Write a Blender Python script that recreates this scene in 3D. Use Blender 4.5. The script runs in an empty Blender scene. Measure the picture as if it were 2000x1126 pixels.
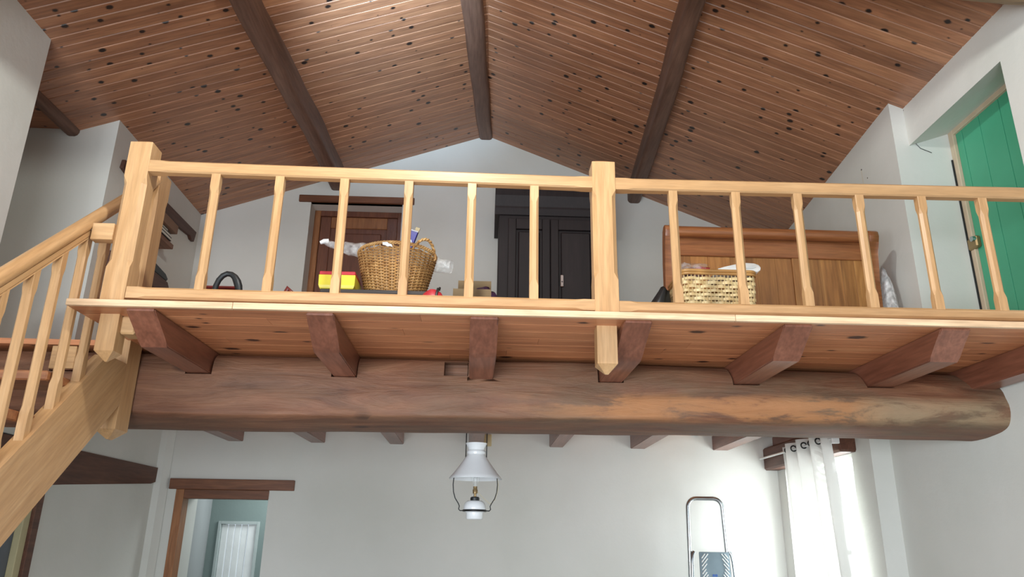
import bpy, bmesh, math, random
from mathutils import Vector, Matrix, noise
random.seed(7)
sc = bpy.context.scene
col = sc.collection

# ------------------------------------------------------------------ camera, world, lights, exposure
cam_d = bpy.data.cameras.new('camera')
cam_d.sensor_width = 36.0
cam_d.lens = 26.44
cam_d.clip_start = 0.05
cam = bpy.data.objects.new('camera', cam_d)
col.objects.link(cam)
_yaw, _pitch, _roll = math.radians(1.858), math.radians(18.687), math.radians(0.860)
_f = Vector((math.sin(_yaw)*math.cos(_pitch), math.cos(_yaw)*math.cos(_pitch), math.sin(_pitch)))
_r0 = Vector((math.cos(_yaw), -math.sin(_yaw), 0))
_u0 = _r0.cross(_f)
_r = _r0*math.cos(_roll) + _u0*math.sin(_roll)
_u = -_r0*math.sin(_roll) + _u0*math.cos(_roll)
cam.matrix_world = Matrix(((_r.x, _u.x, -_f.x, 0), (_r.y, _u.y, -_f.y, 0), (_r.z, _u.z, -_f.z, 1.6), (0, 0, 0, 1)))
sc.camera = cam

w = bpy.data.worlds.new('world'); sc.world = w; w.use_nodes = True
wbg = w.node_tree.nodes['Background']
wbg.inputs[0].default_value = (0.80, 0.90, 1.0, 1)
wbg.inputs[1].default_value = 0.95

def area(name, loc, target, sx, sy, power, color=(1, 1, 1)):
    l = bpy.data.lights.new(name, 'AREA'); l.shape = 'RECTANGLE'; l.size = sx; l.size_y = sy
    l.energy = power; l.color = color
    o = bpy.data.objects.new(name, l); col.objects.link(o); o.location = loc
    o.rotation_euler = (Vector(target)-Vector(loc)).to_track_quat('-Z', 'Y').to_euler()
    return o
area('daylight_room_window', (-0.8, -2.2, 1.2), (0.4, 3.2, 2.2), 3.0, 1.8, 240, (0.87, 0.94, 1.0))
area('daylight_left_window', (-2.7, -0.4, 1.5), (2.7, 3.6, 1.9), 1.8, 1.5, 170, (0.87, 0.94, 1.0))
area('daylight_right_window', (3.16, 6.02, 1.4), (1.2, 6.35, 1.3), 1.15, 1.2, 75, (0.93, 0.97, 1.0))
area('corridor_slat_fill', (-1.6, 7.75, 2.3), (-2.6, 8.2, 1.3), 0.5, 0.5, 15, (0.9, 0.97, 1.0))  # added fill under the corridor ceiling, brightens the window slats
lamp_d = bpy.data.lights.new('room_lamp', 'POINT'); lamp_d.energy = 150; lamp_d.shadow_soft_size = 0.07
lamp_d.color = (0.97, 1.0, 0.95)
lamp_o = bpy.data.objects.new('room_lamp', lamp_d); col.objects.link(lamp_o); lamp_o.location = (-0.25, 1.9, 4.2)
spot_d = bpy.data.lights.new('added_haze_spot', 'SPOT'); spot_d.energy = 620; spot_d.color = (0.52, 0.76, 1.0)  # added spot without a fixture, imitates lens haze on the ceiling boards
spot_d.spot_size = math.radians(64); spot_d.spot_blend = 1.0; spot_d.shadow_soft_size = 0.06
spot_o = bpy.data.objects.new('added_haze_spot', spot_d); col.objects.link(spot_o); spot_o.location = (-0.55, 3.15, 4.62)
spot_o.rotation_euler = (Vector((-0.74, 4.18, 5.32))-Vector((-0.55, 3.15, 4.62))).to_track_quat('-Z', 'Y').to_euler()

sc.view_settings.view_transform = 'Standard'
sc.view_settings.look = 'None'
sc.view_settings.exposure = 0.0
sc.view_settings.gamma = 1.0
sc.view_settings.use_curve_mapping = False
sc.cycles.use_denoising = True
sc.cycles.max_bounces = 8
sc.cycles.diffuse_bounces = 5
sc.cycles.sample_clamp_indirect = 6

# ------------------------------------------------------------------ materials
def lin(h):
    h = h.lstrip('#')
    def g(c):
        c /= 255.0
        return c/12.92 if c <= 0.04045 else ((c+0.055)/1.055)**2.4
    return (g(int(h[0:2], 16)), g(int(h[2:4], 16)), g(int(h[4:6], 16)), 1)

class NT:
    def __init__(s, name):
        s.m = bpy.data.materials.new(name); s.m.use_nodes = True
        s.t = s.m.node_tree; s.b = s.t.nodes['Principled BSDF']; s.out = s.t.nodes['Material Output']
    def n(s, typ, **kw):
        x = s.t.nodes.new(typ)
        for k, v in kw.items():
            setattr(x, k, v)
        return x
    def l(s, a, b): s.t.links.new(a, b)
    def ramp(s, fac, stops):
        r = s.n('ShaderNodeValToRGB')
        e = r.color_ramp.elements
        e[0].position, e[0].color = stops[0]; e[1].position, e[1].color = stops[-1]
        for p, c in stops[1:-1]:
            x = e.new(p); x.color = c
        s.l(fac, r.inputs[0]); return r.outputs[0]
    def mix(s, fac, a, b, mode='MIX'):
        x = s.n('ShaderNodeMix', data_type='RGBA', blend_type=mode)
        if isinstance(fac, (int, float)): x.inputs[0].default_value = fac
        else: s.l(fac, x.inputs[0])
        for v, i in ((a, 6), (b, 7)):
            if isinstance(v, tuple): x.inputs[i].default_value = v
            else: s.l(v, x.inputs[i])
        return x.outputs[2]
    def math(s, op, a, b=None):
        x = s.n('ShaderNodeMath', operation=op)
        for v, i in ((a, 0), (b, 1)):
            if v is None: continue
            if isinstance(v, (int, float)): x.inputs[i].default_value = v
            else: s.l(v, x.inputs[i])
        return x.outputs[0]
    def bump(s, h, strength, dist=0.01):
        b = s.n('ShaderNodeBump'); b.inputs['Strength'].default_value = strength; b.inputs['Distance'].default_value = dist
        s.l(h, b.inputs['Height']); s.l(b.outputs[0], s.b.inputs['Normal'])
    def coords(s, scale, rnd=True):
        tc = s.n('ShaderNodeTexCoord')
        v = tc.outputs['Object']
        if rnd:
            oi = s.n('ShaderNodeObjectInfo')
            ml = s.n('ShaderNodeVectorMath', operation='SCALE'); ml.inputs[0].default_value = (31.0, 17.0, 23.0)
            s.l(oi.outputs['Random'], ml.inputs['Scale'])
            ad = s.n('ShaderNodeVectorMath', operation='ADD'); s.l(v, ad.inputs[0]); s.l(ml.outputs[0], ad.inputs[1]); v = ad.outputs[0]
            s.rand = oi.outputs['Random']
        s.base = v
        mp = s.n('ShaderNodeMapping'); mp.inputs['Scale'].default_value = scale; s.l(v, mp.inputs[0])
        return mp.outputs[0]

def wood(name, dark, mid, light, axis='x', rough=0.45, grain=1.0, knots=0.0, knot_scale=5.0, knot_col='#2a1a12', var=0.25, bump=0.15, coat=0.0, knot_stretch=0.6, rot=0.0, fine=1.0):
    M = NT(name)
    hi, lo = 16.0*grain, 1.3*grain
    sc3 = {'x': (lo, hi, hi), 'y': (hi, lo, hi), 'z': (hi, hi, lo)}[axis]
    v = M.coords(sc3)
    if rot:
        m0 = M.n('ShaderNodeMapping'); m0.inputs['Rotation'].default_value = (rot, 0, 0); M.l(M.base, m0.inputs[0])
        m1 = M.n('ShaderNodeMapping'); m1.inputs['Scale'].default_value = sc3; M.l(m0.outputs[0], m1.inputs[0]); v = m1.outputs[0]
    n1 = M.n('ShaderNodeTexNoise'); n1.inputs['Scale'].default_value = 1.0; n1.inputs['Detail'].default_value = 5; n1.inputs['Roughness'].default_value = 0.62
    n1.inputs['Distortion'].default_value = 0.9
    M.l(v, n1.inputs['Vector'])
    c = M.ramp(n1.outputs['Fac'], [(0.28, lin(dark)), (0.5, lin(mid)), (0.72, lin(light))])
    f = M.n('ShaderNodeTexNoise'); f.inputs['Scale'].default_value = 6.0; f.inputs['Detail'].default_value = 3; M.l(v, f.inputs['Vector'])
    fr = M.ramp(f.outputs['Fac'], [(0.35, (1-0.2*fine, 1-0.22*fine, 1-0.24*fine, 1)), (0.65, (1+0.08*fine, 1+0.07*fine, 1+0.06*fine, 1))])
    c = M.mix(1.0, c, fr, 'MULTIPLY')
    if var:
        vr = M.n('ShaderNodeMapRange'); vr.inputs[3].default_value = 1.0-var; vr.inputs[4].default_value = 1.0+var*0.6
        M.l(M.rand, vr.inputs[0])
        g = M.n('ShaderNodeCombineColor')
        for i in range(3): M.l(vr.outputs[0], g.inputs[i])
        c = M.mix(1.0, c, g.outputs[0], 'MULTIPLY')
    if knots:
        k = knot_scale
        ks = {'x': (k*knot_stretch, k, k), 'y': (k, k*knot_stretch, k), 'z': (k, k, k*knot_stretch)}[axis]
        mp = M.n('ShaderNodeMapping'); mp.inputs['Scale'].default_value = ks; M.l(M.base, mp.inputs[0])
        vo = M.n('ShaderNodeTexVoronoi'); vo.inputs['Scale'].default_value = 1.0
        if axis == 'x': vo.voronoi_dimensions = '2D'
        kn = M.n('ShaderNodeTexNoise'); kn.inputs['Scale'].default_value = 14.0; M.l(mp.outputs[0], kn.inputs['Vector'])
        kv = M.n('ShaderNodeVectorMath', operation='SCALE'); kv.inputs['Scale'].default_value = 0.06; M.l(kn.outputs['Color'], kv.inputs[0])
        ka = M.n('ShaderNodeVectorMath', operation='ADD'); M.l(mp.outputs[0], ka.inputs[0]); M.l(kv.outputs[0], ka.inputs[1])
        M.l(ka.outputs[0], vo.inputs['Vector'])
        sp = M.n('ShaderNodeSeparateColor'); M.l(vo.outputs['Color'], sp.inputs[0])
        size = M.math('MULTIPLY', M.math('SUBTRACT', sp.outputs[0], 1.0-knots), 0.125/knots)
        d = M.math('SUBTRACT', vo.outputs['Distance'], size)
        kr = M.n('ShaderNodeMapRange'); kr.inputs[1].default_value = -0.03; kr.inputs[2].default_value = 0.03
        kr.inputs[3].default_value = 1; kr.inputs[4].default_value = 0; M.l(d, kr.inputs[0])
        c = M.mix(kr.outputs[0], c, lin(knot_col))
    M.l(c, M.b.inputs['Base Color'])
    M.b.inputs['Roughness'].default_value = rough
    if coat:
        M.b.inputs['Coat Weight'].default_value = coat; M.b.inputs['Coat Roughness'].default_value = 0.25
    if bump: M.bump(f.outputs['Fac'], bump, 0.004)
    return M.m

def plain(name, c, rough=0.5, metal=0.0, c2=None, scale=8.0, bump=0.0, spec=0.5):
    M = NT(name)
    v = M.coords((scale,)*3, rnd=False)
    n1 = M.n('ShaderNodeTexNoise'); n1.inputs['Scale'].default_value = 1; n1.inputs['Detail'].default_value = 4; M.l(v, n1.inputs['Vector'])
    a = lin(c); b = lin(c2) if c2 else tuple(x*0.9 for x in a[:3])+(1,)
    M.l(M.ramp(n1.outputs['Fac'], [(0.3, b), (0.7, a)]), M.b.inputs['Base Color'])
    M.b.inputs['Roughness'].default_value = rough; M.b.inputs['Metallic'].default_value = metal
    M.b.inputs['Specular IOR Level'].default_value = spec
    if bump: M.bump(n1.outputs['Fac'], bump, 0.01)
    return M.m

def plaster(name, c, c2):
    M = NT(name)
    v = M.coords((1, 1, 1), rnd=False)
    n1 = M.n('ShaderNodeTexNoise'); n1.inputs['Scale'].default_value = 0.9; n1.inputs['Detail'].default_value = 5; M.l(v, n1.inputs['Vector'])
    n2 = M.n('ShaderNodeTexNoise'); n2.inputs['Scale'].default_value = 5.5; n2.inputs['Detail'].default_value = 8; n2.inputs['Roughness'].default_value = 0.6; M.l(v, n2.inputs['Vector'])
    M.l(M.ramp(n1.outputs['Fac'], [(0.3, lin(c2)), (0.65, lin(c))]), M.b.inputs['Base Color'])
    M.b.inputs['Roughness'].default_value = 0.85; M.b.inputs['Specular IOR Level'].default_value = 0.2
    M.bump(n2.outputs['Fac'], 0.35, 0.012)
    return M.m

def thin_clear(name, tint, alpha_noise=None, base_mix=0.25, rough=0.15):
    """clear or translucent sheet: part transparent, part glossy/diffuse"""
    M = NT(name)
    tr = M.n('ShaderNodeBsdfTransparent'); tr.inputs[0].default_value = tint
    M.b.inputs['Base Color'].default_value = tint; M.b.inputs['Roughness'].default_value = rough
    mx = M.n('ShaderNodeMixShader'); mx.inputs[0].default_value = base_mix
    if alpha_noise:
        v = M.coords((alpha_noise,)*3, rnd=False)
        n1 = M.n('ShaderNodeTexNoise'); n1.inputs['Scale'].default_value = 1; n1.inputs['Detail'].default_value = 4; M.l(v, n1.inputs['Vector'])
        r = M.n('ShaderNodeMapRange'); r.inputs[1].default_value = 0.35; r.inputs[2].default_value = 0.7
        r.inputs[3].default_value = base_mix*0.45; r.inputs[4].default_value = min(1, base_mix*2.1); M.l(n1.outputs['Fac'], r.inputs[0])
        M.l(r.outputs[0], mx.inputs[0]); M.bump(n1.outputs['Fac'], 0.6, 0.02)
    M.l(tr.outputs[0], mx.inputs[1]); M.l(M.b.outputs[0], mx.inputs[2]); M.l(mx.outputs[0], M.out.inputs[0])
    return M.m

OAK3 = ('#b0885c', '#bb9468', '#c6a176')
OAKX = wood('oak_along_x', *OAK3, 'x', 0.42, 1.0, var=0.08, coat=0.12, fine=0.6)
OAKY = wood('oak_along_y', *OAK3, 'y', 0.42, 1.0, var=0.08, coat=0.12, fine=0.6)
OAKZ = wood('oak_along_z', *OAK3, 'z', 0.42, 1.0, var=0.10, coat=0.12, fine=0.6)
OAKS = wood('oak_along_stair', *OAK3, 'y', 0.42, 0.9, var=0.05, coat=0.12, fine=0.6, rot=-0.753)
PINEF = wood('pine_floor_boards', '#a66947', '#c07e55', '#cf9268', 'x', 0.40, 0.8, knots=0.75, knot_scale=4.6, var=0.12, coat=0.1, bump=0.08, fine=0.6, knot_col='#3a2016')
NOSE = wood('pale_pine_nosing', '#c5a380', '#dabb98', '#e4caab', 'x', 0.45, 0.8, knots=0.15, knot_scale=3.5, knot_col='#7a6350', var=0.08)
PINEC = wood('stained_pine_ceiling', '#8a5f46', '#a27152', '#b48360', 'x', 0.45, 0.7, knots=0.85, knot_scale=6.6, knot_col='#1d1412', var=0.15, bump=0.08, coat=0.45, knot_stretch=0.8)
JOIST = wood('red_brown_joist', '#6a4030', '#7a4c3a', '#885845', 'y', 0.38, 0.7, var=0.10, bump=0.06, coat=0.35)
PURL = wood('dark_purlin', '#5b4236', '#6c5042', '#7a5d4d', 'y', 0.5, 0.7, var=0.08)
LINT = wood('dark_lintel', '#5e3823', '#754930', '#85583b', 'x', 0.5, 0.8, var=0.05)
LINTY = wood('dark_lintel_y', '#4a2c20', '#5c3828', '#6b4633', 'y', 0.5, 0.8, var=0.05)
DOORW = wood('red_brown_door', '#5a3325', '#6d4230', '#7b4e38', 'z', 0.45, 0.8, var=0.06)
DOORL = wood('orange_door_frame', '#7a4c2c', '#93603a', '#a3714a', 'z', 0.45, 0.8, knots=0.12, knot_scale=6, var=0.06)
DARKW = wood('near_black_wardrobe', '#181113', '#1f1618', '#271c1e', 'z', 0.6, 0.8, var=0.05, bump=0.05)
BEDW = wood('cherry_bed', '#8a5a30', '#a8733f', '#c08c50', 'z', 0.38, 0.7, var=0.28, coat=0.2, bump=0.05)
BEDX = wood('cherry_bed_x', '#7a482a', '#905a35', '#a36c42', 'x', 0.36, 0.7, var=0.10, coat=0.25, bump=0.05)
TREAD = wood('stair_tread', '#7c4c33', '#95603f', '#a77149', 'x', 0.45, 0.8, var=0.08)
SHELF = wood('dark_shelf', '#4a3028', '#5a3c31', '#67483b', 'y', 0.55, 0.8, var=0.06)
WALL = plaster('white_plaster', '#d8d8d3', '#cccdc6')
WALLG = plaster('grey_teal_plaster', '#85938f', '#7b8986')
GREEN = plain('green_door_paint', '#4aa581', 0.5, c2='#439b78', scale=3)
CREAM = plain('cream_frame_paint', '#c9b79f', 0.55, c2='#bda98f')
WHITEP = plain('white_paint', '#e6e8e6', 0.45)
CERAM = plain('white_porcelain', '#e9edf0', 0.15, c2='#e4e8ec')
BLACK = plain('black_rubber', '#1b2023', 0.45)
DKMET = plain('dark_wire', '#2a2b2c', 0.35, 0.6)
CHROME = plain('aluminium', '#c3c8cc', 0.22, 1.0, c2='#b5babe')
BRASS = plain('aged_brass', '#9c8560', 0.4, 0.7)
BEIGE = plain('beige_plastic', '#c8b68a', 0.5)
YELLOW = plain('yellow_plastic', '#dccb3a', 0.4)
RED = plain('red_plastic', '#b7303a', 0.4)
DRED = plain('dark_red_plastic', '#6a2420', 0.35)
FLOORM = plain('lower_floor_tiles', '#aeaca8', 0.5, c2='#9c9a97', scale=2)
WICK = plain('wicker_cane', '#b98f58', 0.5, c2='#94693a', scale=30)
WICKL = plain('light_wicker_cane', '#c9a36a', 0.5, c2='#a87c49', scale=30)
BAMB = plain('bamboo_strip', '#dccb9c', 0.45, c2='#b89a66', scale=22)
BAMBR = plain('bamboo_rim', '#b58a50', 0.4, c2='#9c7240', scale=15)
CLOTH = plain('white_cloth', '#e4e4df', 0.85, scale=20, bump=0.2)
CARD = plain('cardboard', '#7d6748', 0.8, c2='#6b5a40', scale=6)
PURPLE = plain('purple_plastic_bag', '#4a3252', 0.3, c2='#2f2036', scale=25, bump=0.8)
BLUEBOX = plain('blue_print', '#26237c', 0.4)
GREYPL = plain('grey_blue_plastic', '#7d8f98', 0.45, c2='#74868f')
SILVER = plain('crumpled_foil', '#c8ccd0', 0.25, 0.9, scale=60, bump=1.0)
DARKB = plain('dark_bench', '#3c3633', 0.4)
TEAL = plain('teal_cloth', '#4e8878', 0.8)
PAPER = plain('paper_edge', '#d8d4c8', 0.8)
BOOKB = plain('brown_book', '#7d5e48', 0.6)
BOOKD = plain('dark_book', '#33302f', 0.6)
CLEAR = thin_clear('clear_plastic', (0.96, 0.97, 0.97, 1), 35, 0.16, 0.12)
GLASS = thin_clear('window_glass', (0.97, 0.98, 0.98, 1), None, 0.06, 0.03)
BULB = thin_clear('bulb_glass', (0.97, 0.98, 0.98, 1), None, 0.14, 0.03)

def sheer():
    M = NT('sheer_curtain')
    v = M.coords((1, 1, 1), rnd=False)
    tr = M.n('ShaderNodeBsdfTransparent'); tr.inputs[0].default_value = (0.98, 0.98, 0.97, 1)
    df = M.n('ShaderNodeBsdfDiffuse'); df.inputs[0].default_value = lin('#efefea')
    tl = M.n('ShaderNodeBsdfTranslucent'); tl.inputs[0].default_value = lin('#a9a9a4')
    m1 = M.n('ShaderNodeMixShader'); m1.inputs[0].default_value = 0.28; M.l(df.outputs[0], m1.inputs[1]); M.l(tl.outputs[0], m1.inputs[2])
    mp = M.n('ShaderNodeMapping'); mp.inputs['Scale'].default_value = (2, 14, 7); M.l(v, mp.inputs[0])
    wv = M.n('ShaderNodeTexWave', wave_type='RINGS'); wv.inputs['Scale'].default_value = 0.9; wv.inputs['Distortion'].default_value = 6; wv.inputs['Detail'].default_value = 1
    M.l(mp.outputs[0], wv.inputs['Vector'])
    sp = M.n('ShaderNodeSeparateXYZ'); M.l(M.base, sp.inputs[0])
    q = M.math('ABSOLUTE', M.math('ADD', sp.outputs[1], M.math('ADD', M.math('MULTIPLY', sp.outputs[2], -0.13), 0.60)))
    bd = M.n('ShaderNodeMapRange'); bd.inputs[1].default_value = 0.05; bd.inputs[2].default_value = 0.10; bd.inputs[3].default_value = 1; bd.inputs[4].default_value = 0; M.l(q, bd.inputs[0])
    st_ = M.n('ShaderNodeMapRange'); st_.inputs[1].default_value = 0.45; st_.inputs[2].default_value = 0.6; M.l(wv.outputs['Fac'], st_.inputs[0])
    r = M.n('ShaderNodeMapRange'); r.inputs[3].default_value = 0.93; r.inputs[4].default_value = 0.70
    M.l(M.math('MULTIPLY', bd.outputs[0], st_.outputs[0]), r.inputs[0])
    mx = M.n('ShaderNodeMixShader'); M.l(r.outputs[0], mx.inputs[0]); M.l(tr.outputs[0], mx.inputs[1]); M.l(m1.outputs[0], mx.inputs[2])
    M.l(mx.outputs[0], M.out.inputs[0])
    return M.m
SHEER = sheer()

def log_mat():
    M = NT('old_log')
    v = M.coords((1.5, 11, 11), rnd=False)
    n1 = M.n('ShaderNodeTexNoise'); n1.inputs['Scale'].default_value = 1; n1.inputs['Detail'].default_value = 7; n1.inputs['Roughness'].default_value = 0.65; n1.inputs['Distortion'].default_value = 0.8
    M.l(v, n1.inputs['Vector'])
    c = M.ramp(n1.outputs['Fac'], [(0.25, lin('#482c20')), (0.42, lin('#6d4733')), (0.58, lin('#7f563f')), (0.8, lin('#966e52'))])
    # grey weathering towards the right half
    sep = M.n('ShaderNodeSeparateXYZ'); M.l(M.base, sep.inputs[0])
    mpw = M.n('ShaderNodeMapping'); mpw.inputs['Scale'].default_value = (1.6, 3.5, 4.5); M.l(M.base, mpw.inputs[0])
    nw = M.n('ShaderNodeTexNoise'); nw.inputs['Scale'].default_value = 1; nw.inputs['Detail'].default_value = 6; nw.inputs['Roughness'].default_value = 0.65; M.l(mpw.outputs[0], nw.inputs['Vector'])
    wr = M.n('ShaderNodeMapRange'); wr.inputs[1].default_value = 0.40; wr.inputs[2].default_value = 0.62; M.l(nw.outputs['Fac'], wr.inputs[0])
    wx = M.n('ShaderNodeMapRange'); wx.inputs[1].default_value = -1.0; wx.inputs[2].default_value = 2.2; wx.inputs[3].default_value = 0.25; M.l(sep.outputs[0], wx.inputs[0])
    c = M.mix(M.math('MULTIPLY', wr.outputs[0], wx.outputs[0]), c, lin('#6f5c48'))
    # worn orange and pale patches low on the face of the right half
    mp = M.n('ShaderNodeMapping'); mp.inputs['Scale'].default_value = (2.3, 6, 9); M.l(M.base, mp.inputs[0])
    n2 = M.n('ShaderNodeTexNoise'); n2.inputs['Scale'].default_value = 1; n2.inputs['Detail'].default_value = 9; n2.inputs['Roughness'].default_value = 0.68; n2.inputs['Distortion'].default_value = 0.35; M.l(mp.outputs[0], n2.inputs['Vector'])
    pr = M.n('ShaderNodeMapRange'); pr.inputs[1].default_value = 0.44; pr.inputs[2].default_value = 0.53; M.l(n2.outputs['Fac'], pr.inputs[0])
    xr = M.n('ShaderNodeMapRange'); xr.inputs[1].default_value = 0.1; xr.inputs[2].default_value = 0.7; M.l(sep.outputs[0], xr.inputs[0])
    zr = M.n('ShaderNodeMapRange'); zr.inputs[1].default_value = 2.37; zr.inputs[2].default_value = 2.32; M.l(sep.outputs[2], zr.inputs[0])
    zr2 = M.n('ShaderNodeMapRange'); zr2.inputs[1].default_value = 2.205; zr2.inputs[2].default_value = 2.24; M.l(sep.outputs[2], zr2.inputs[0])
    mk = M.math('MULTIPLY', M.math('MULTIPLY', pr.outputs[0], xr.outputs[0]), M.math('MULTIPLY', zr.outputs[0], zr2.outputs[0]))
    xg = M.n('ShaderNodeMapRange'); xg.inputs[1].default_value = 1.9; xg.inputs[2].default_value = 2.15; M.l(sep.outputs[0], xg.inputs[0])
    mk = M.math('MULTIPLY', mk, M.math('SUBTRACT', 0.78, M.math('MULTIPLY', xg.outputs[0], 0.33)))
    pc = M.mix(xg.outputs[0], lin('#ab764a'), lin('#aa9474'))
    c = M.mix(mk, c, pc)
    c = M.mix(1.0, c, M.ramp(n2.outputs['Fac'], [(0.3, (0.78, 0.76, 0.74, 1)), (0.65, (1.1, 1.1, 1.1, 1))]), 'MULTIPLY')
    # knots and bark pits
    mp3 = M.n('ShaderNodeMapping'); mp3.inputs['Scale'].default_value = (3.2, 6, 6); M.l(M.base, mp3.inputs[0])
    vo = M.n('ShaderNodeTexVoronoi'); vo.inputs['Scale'].default_value = 1; M.l(mp3.outputs[0], vo.inputs['Vector'])
    sp = M.n('ShaderNodeSeparateColor'); M.l(vo.outputs['Color'], sp.inputs[0])
    d = M.math('SUBTRACT', vo.outputs['Distance'], M.math('MULTIPLY', M.math('SUBTRACT', sp.outputs[0], 0.70), 0.75))
    kr = M.n('ShaderNodeMapRange'); kr.inputs[1].default_value = -0.05; kr.inputs[2].default_value = 0.06; kr.inputs[3].default_value = 0.85; kr.inputs[4].default_value = 0
    M.l(d, kr.inputs[0])
    c = M.mix(kr.outputs[0], c, lin('#3d2a22'))
    M.l(c, M.b.inputs['Base Color']); M.b.inputs['Roughness'].default_value = 0.62
    M.bump(n1.outputs['Fac'], 0.8, 0.018)
    return M.m
LOGM = log_mat()
TIEM = wood('grey_tie_beam', '#6a5844', '#8a7559', '#a08a6b', 'x', 0.7, 0.8, var=0.0, bump=0.4)

# ------------------------------------------------------------------ geometry helpers
def bm_new(): return bmesh.new()

def box(bm, x0, x1, y0, y1, z0, z1, bev=0.0, seg=1):
    vs = [bm.verts.new((x, y, z)) for x in (x0, x1) for y in (y0, y1) for z in (z0, z1)]
    fs = [(0, 1, 3, 2), (4, 6, 7, 5), (0, 4, 5, 1), (2, 3, 7, 6), (0, 2, 6, 4), (1, 5, 7, 3)]
    faces = [bm.faces.new([vs[i] for i in f]) for f in fs]
    if bev:
        es = list({e for f in faces for e in f.edges})
        bmesh.ops.bevel(bm, geom=es, offset=bev, segments=seg, affect='EDGES', profile=0.6)
    return vs

def prism(bm, pts, axis, a0, a1, bev=0.0):
    def P(p, a):
        return {'x': (a, p[0], p[1]), 'y': (p[0], a, p[1]), 'z': (p[0], p[1], a)}[axis]
    A = [bm.verts.new(P(p, a0)) for p in pts]; B = [bm.verts.new(P(p, a1)) for p in pts]
    n = len(pts)
    fs = [bm.faces.new(A), bm.faces.new(B[::-1])]
    for i in range(n):
        fs.append(bm.faces.new((A[i], B[i], B[(i+1) % n], A[(i+1) % n])))
    if bev:
        es = list({e for f in fs for e in f.edges})
        bmesh.ops.bevel(bm, geom=es, offset=bev, segments=1, affect='EDGES')
    return A, B

def rings(bm, loops, closed_ring=True, cap=True):
    V = [[bm.verts.new(p) for p in L] for L in loops]
    n = len(V[0])
    for a, b in zip(V, V[1:]):
        for i in range(n if closed_ring else n-1):
            j = (i+1) % n
            bm.faces.new((a[i], a[j], b[j], b[i]))
    if cap and closed_ring:
        bm.faces.new(V[0][::-1]); bm.faces.new(V[-1])
    return V

def tube(bm, pts, r, seg=8, closed=False, cap=True):
    pts = [Vector(p) for p in pts]; n = len(pts)
    rs = r if isinstance(r, (list, tuple)) else [r]*n
    def tan(i):
        if closed: return (pts[(i+1) % n]-pts[i-1]).normalized()
        return (pts[min(i+1, n-1)]-pts[max(i-1, 0)]).normalized()
    t0 = tan(0); ref = Vector((0, 0, 1)) if abs(t0.z) < 0.9 else Vector((1, 0, 0))
    u = t0.cross(ref).normalized(); L = []
    for i in range(n):
        t = tan(i); u = (u - t*u.dot(t)).normalized(); v = t.cross(u)
        L.append([pts[i]+(u*math.cos(2*math.pi*k/seg)+v*math.sin(2*math.pi*k/seg))*rs[i] for k in range(seg)])
    V = [[bm.verts.new(p) for p in l] for l in L]
    for i in range(n if closed else n-1):
        a, b = V[i], V[(i+1) % n]
        for k in range(seg):
            j = (k+1) % seg
            bm.faces.new((a[k], a[j], b[j], b[k]))
    if not closed and cap:
        bm.faces.new(V[0][::-1]); bm.faces.new(V[-1])

def lathe(bm, prof, cx, cy, seg=32, caps=True):
    L = [[(cx+r*math.cos(2*math.pi*k/seg), cy+r*math.sin(2*math.pi*k/seg), z) for k in range(seg)] for r, z in prof]
    rings(bm, L, True, caps)

def chbar(bm, axis, a, b0, b1, c0, c1, ch, tip0=None, tip1=None, e=0.0012):
    """square bar along axis with stopped chamfers. a: list of (pos, chamfer 0/1)"""
    def P(p, b, c):
        return {'x': (p, b, c), 'y': (b, p, c), 'z': (b, c, p)}[axis]
    L = []
    def ring(p, k, sh=0.0):
        k = max(k, e)
        B0, B1, C0, C1 = b0+sh, b1-sh, c0+sh, c1-sh
        q = [(B0+k, C0), (B1-k, C0), (B1, C0+k), (B1, C1-k), (B1-k, C1), (B0+k, C1), (B0, C1-k), (B0, C0+k)]
        return [P(p, x, y) for x, y in q]
    if tip0 is not None: L.append(ring(tip0[0], 0, tip0[1]))
    for p, k in a: L.append(ring(p, ch*k))
    if tip1 is not None: L.append(ring(tip1[0], 0, tip1[1]))
    rings(bm, L)

WLOC = {}
def finish(bm, name, mat, smooth=None):
    bmesh.ops.recalc_face_normals(bm, faces=bm.faces[:])
    me = bpy.data.meshes.new(name); bm.to_mesh(me); bm.free()
    me.materials.append(mat)
    if smooth is not None:
        me.polygons.foreach_set('use_smooth', [True]*len(me.polygons))
        me.set_sharp_from_angle(angle=math.radians(smooth))
    return me

def thing(name, label, cat, loc, group=None):
    o = bpy.data.objects.new(name, None); col.objects.link(o); o.location = loc; o.empty_display_size = 0.05
    o['label'] = label; o['category'] = cat
    if group: o['group'] = group
    WLOC[o.name] = Vector(loc); return o

def part(name, bm, mat, parent, smooth=None, label=None, kind=None):
    off = WLOC[parent.name]
    bmesh.ops.translate(bm, verts=bm.verts[:], vec=-off)
    o = bpy.data.objects.new(name, finish(bm, name, mat, smooth)); col.objects.link(o); o.parent = parent
    WLOC[o.name] = off.copy()
    if label: o['label'] = label
    if kind: o['kind'] = kind
    return o

def solo(name, bm, mat, label, cat, loc, group=None, smooth=None):
    bmesh.ops.translate(bm, verts=bm.verts[:], vec=-Vector(loc))
    o = bpy.data.objects.new(name, finish(bm, name, mat, smooth)); col.objects.link(o); o.location = loc
    o['label'] = label; o['category'] = cat
    if group: o['group'] = group
    WLOC[o.name] = Vector(loc); return o

def struct(name, bm, mat, parent=None, smooth=None):
    o = bpy.data.objects.new(name, finish(bm, name, mat, smooth)); col.objects.link(o)
    if parent: o.parent = parent
    else: o['kind'] = 'structure'
    WLOC[o.name] = Vector((0, 0, 0)); return o

def arc(n, a0, a1): return [a0+(a1-a0)*i/(n-1) for i in range(n)]

# ------------------------------------------------------------------ setting
YB = 6.8            # back wall
FT, FB = 2.572, 2.543   # gallery floor top and underside
def roofL(x): return 5.563+0.352*x
def roofR(x): return 5.518-0.401*x

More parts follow.
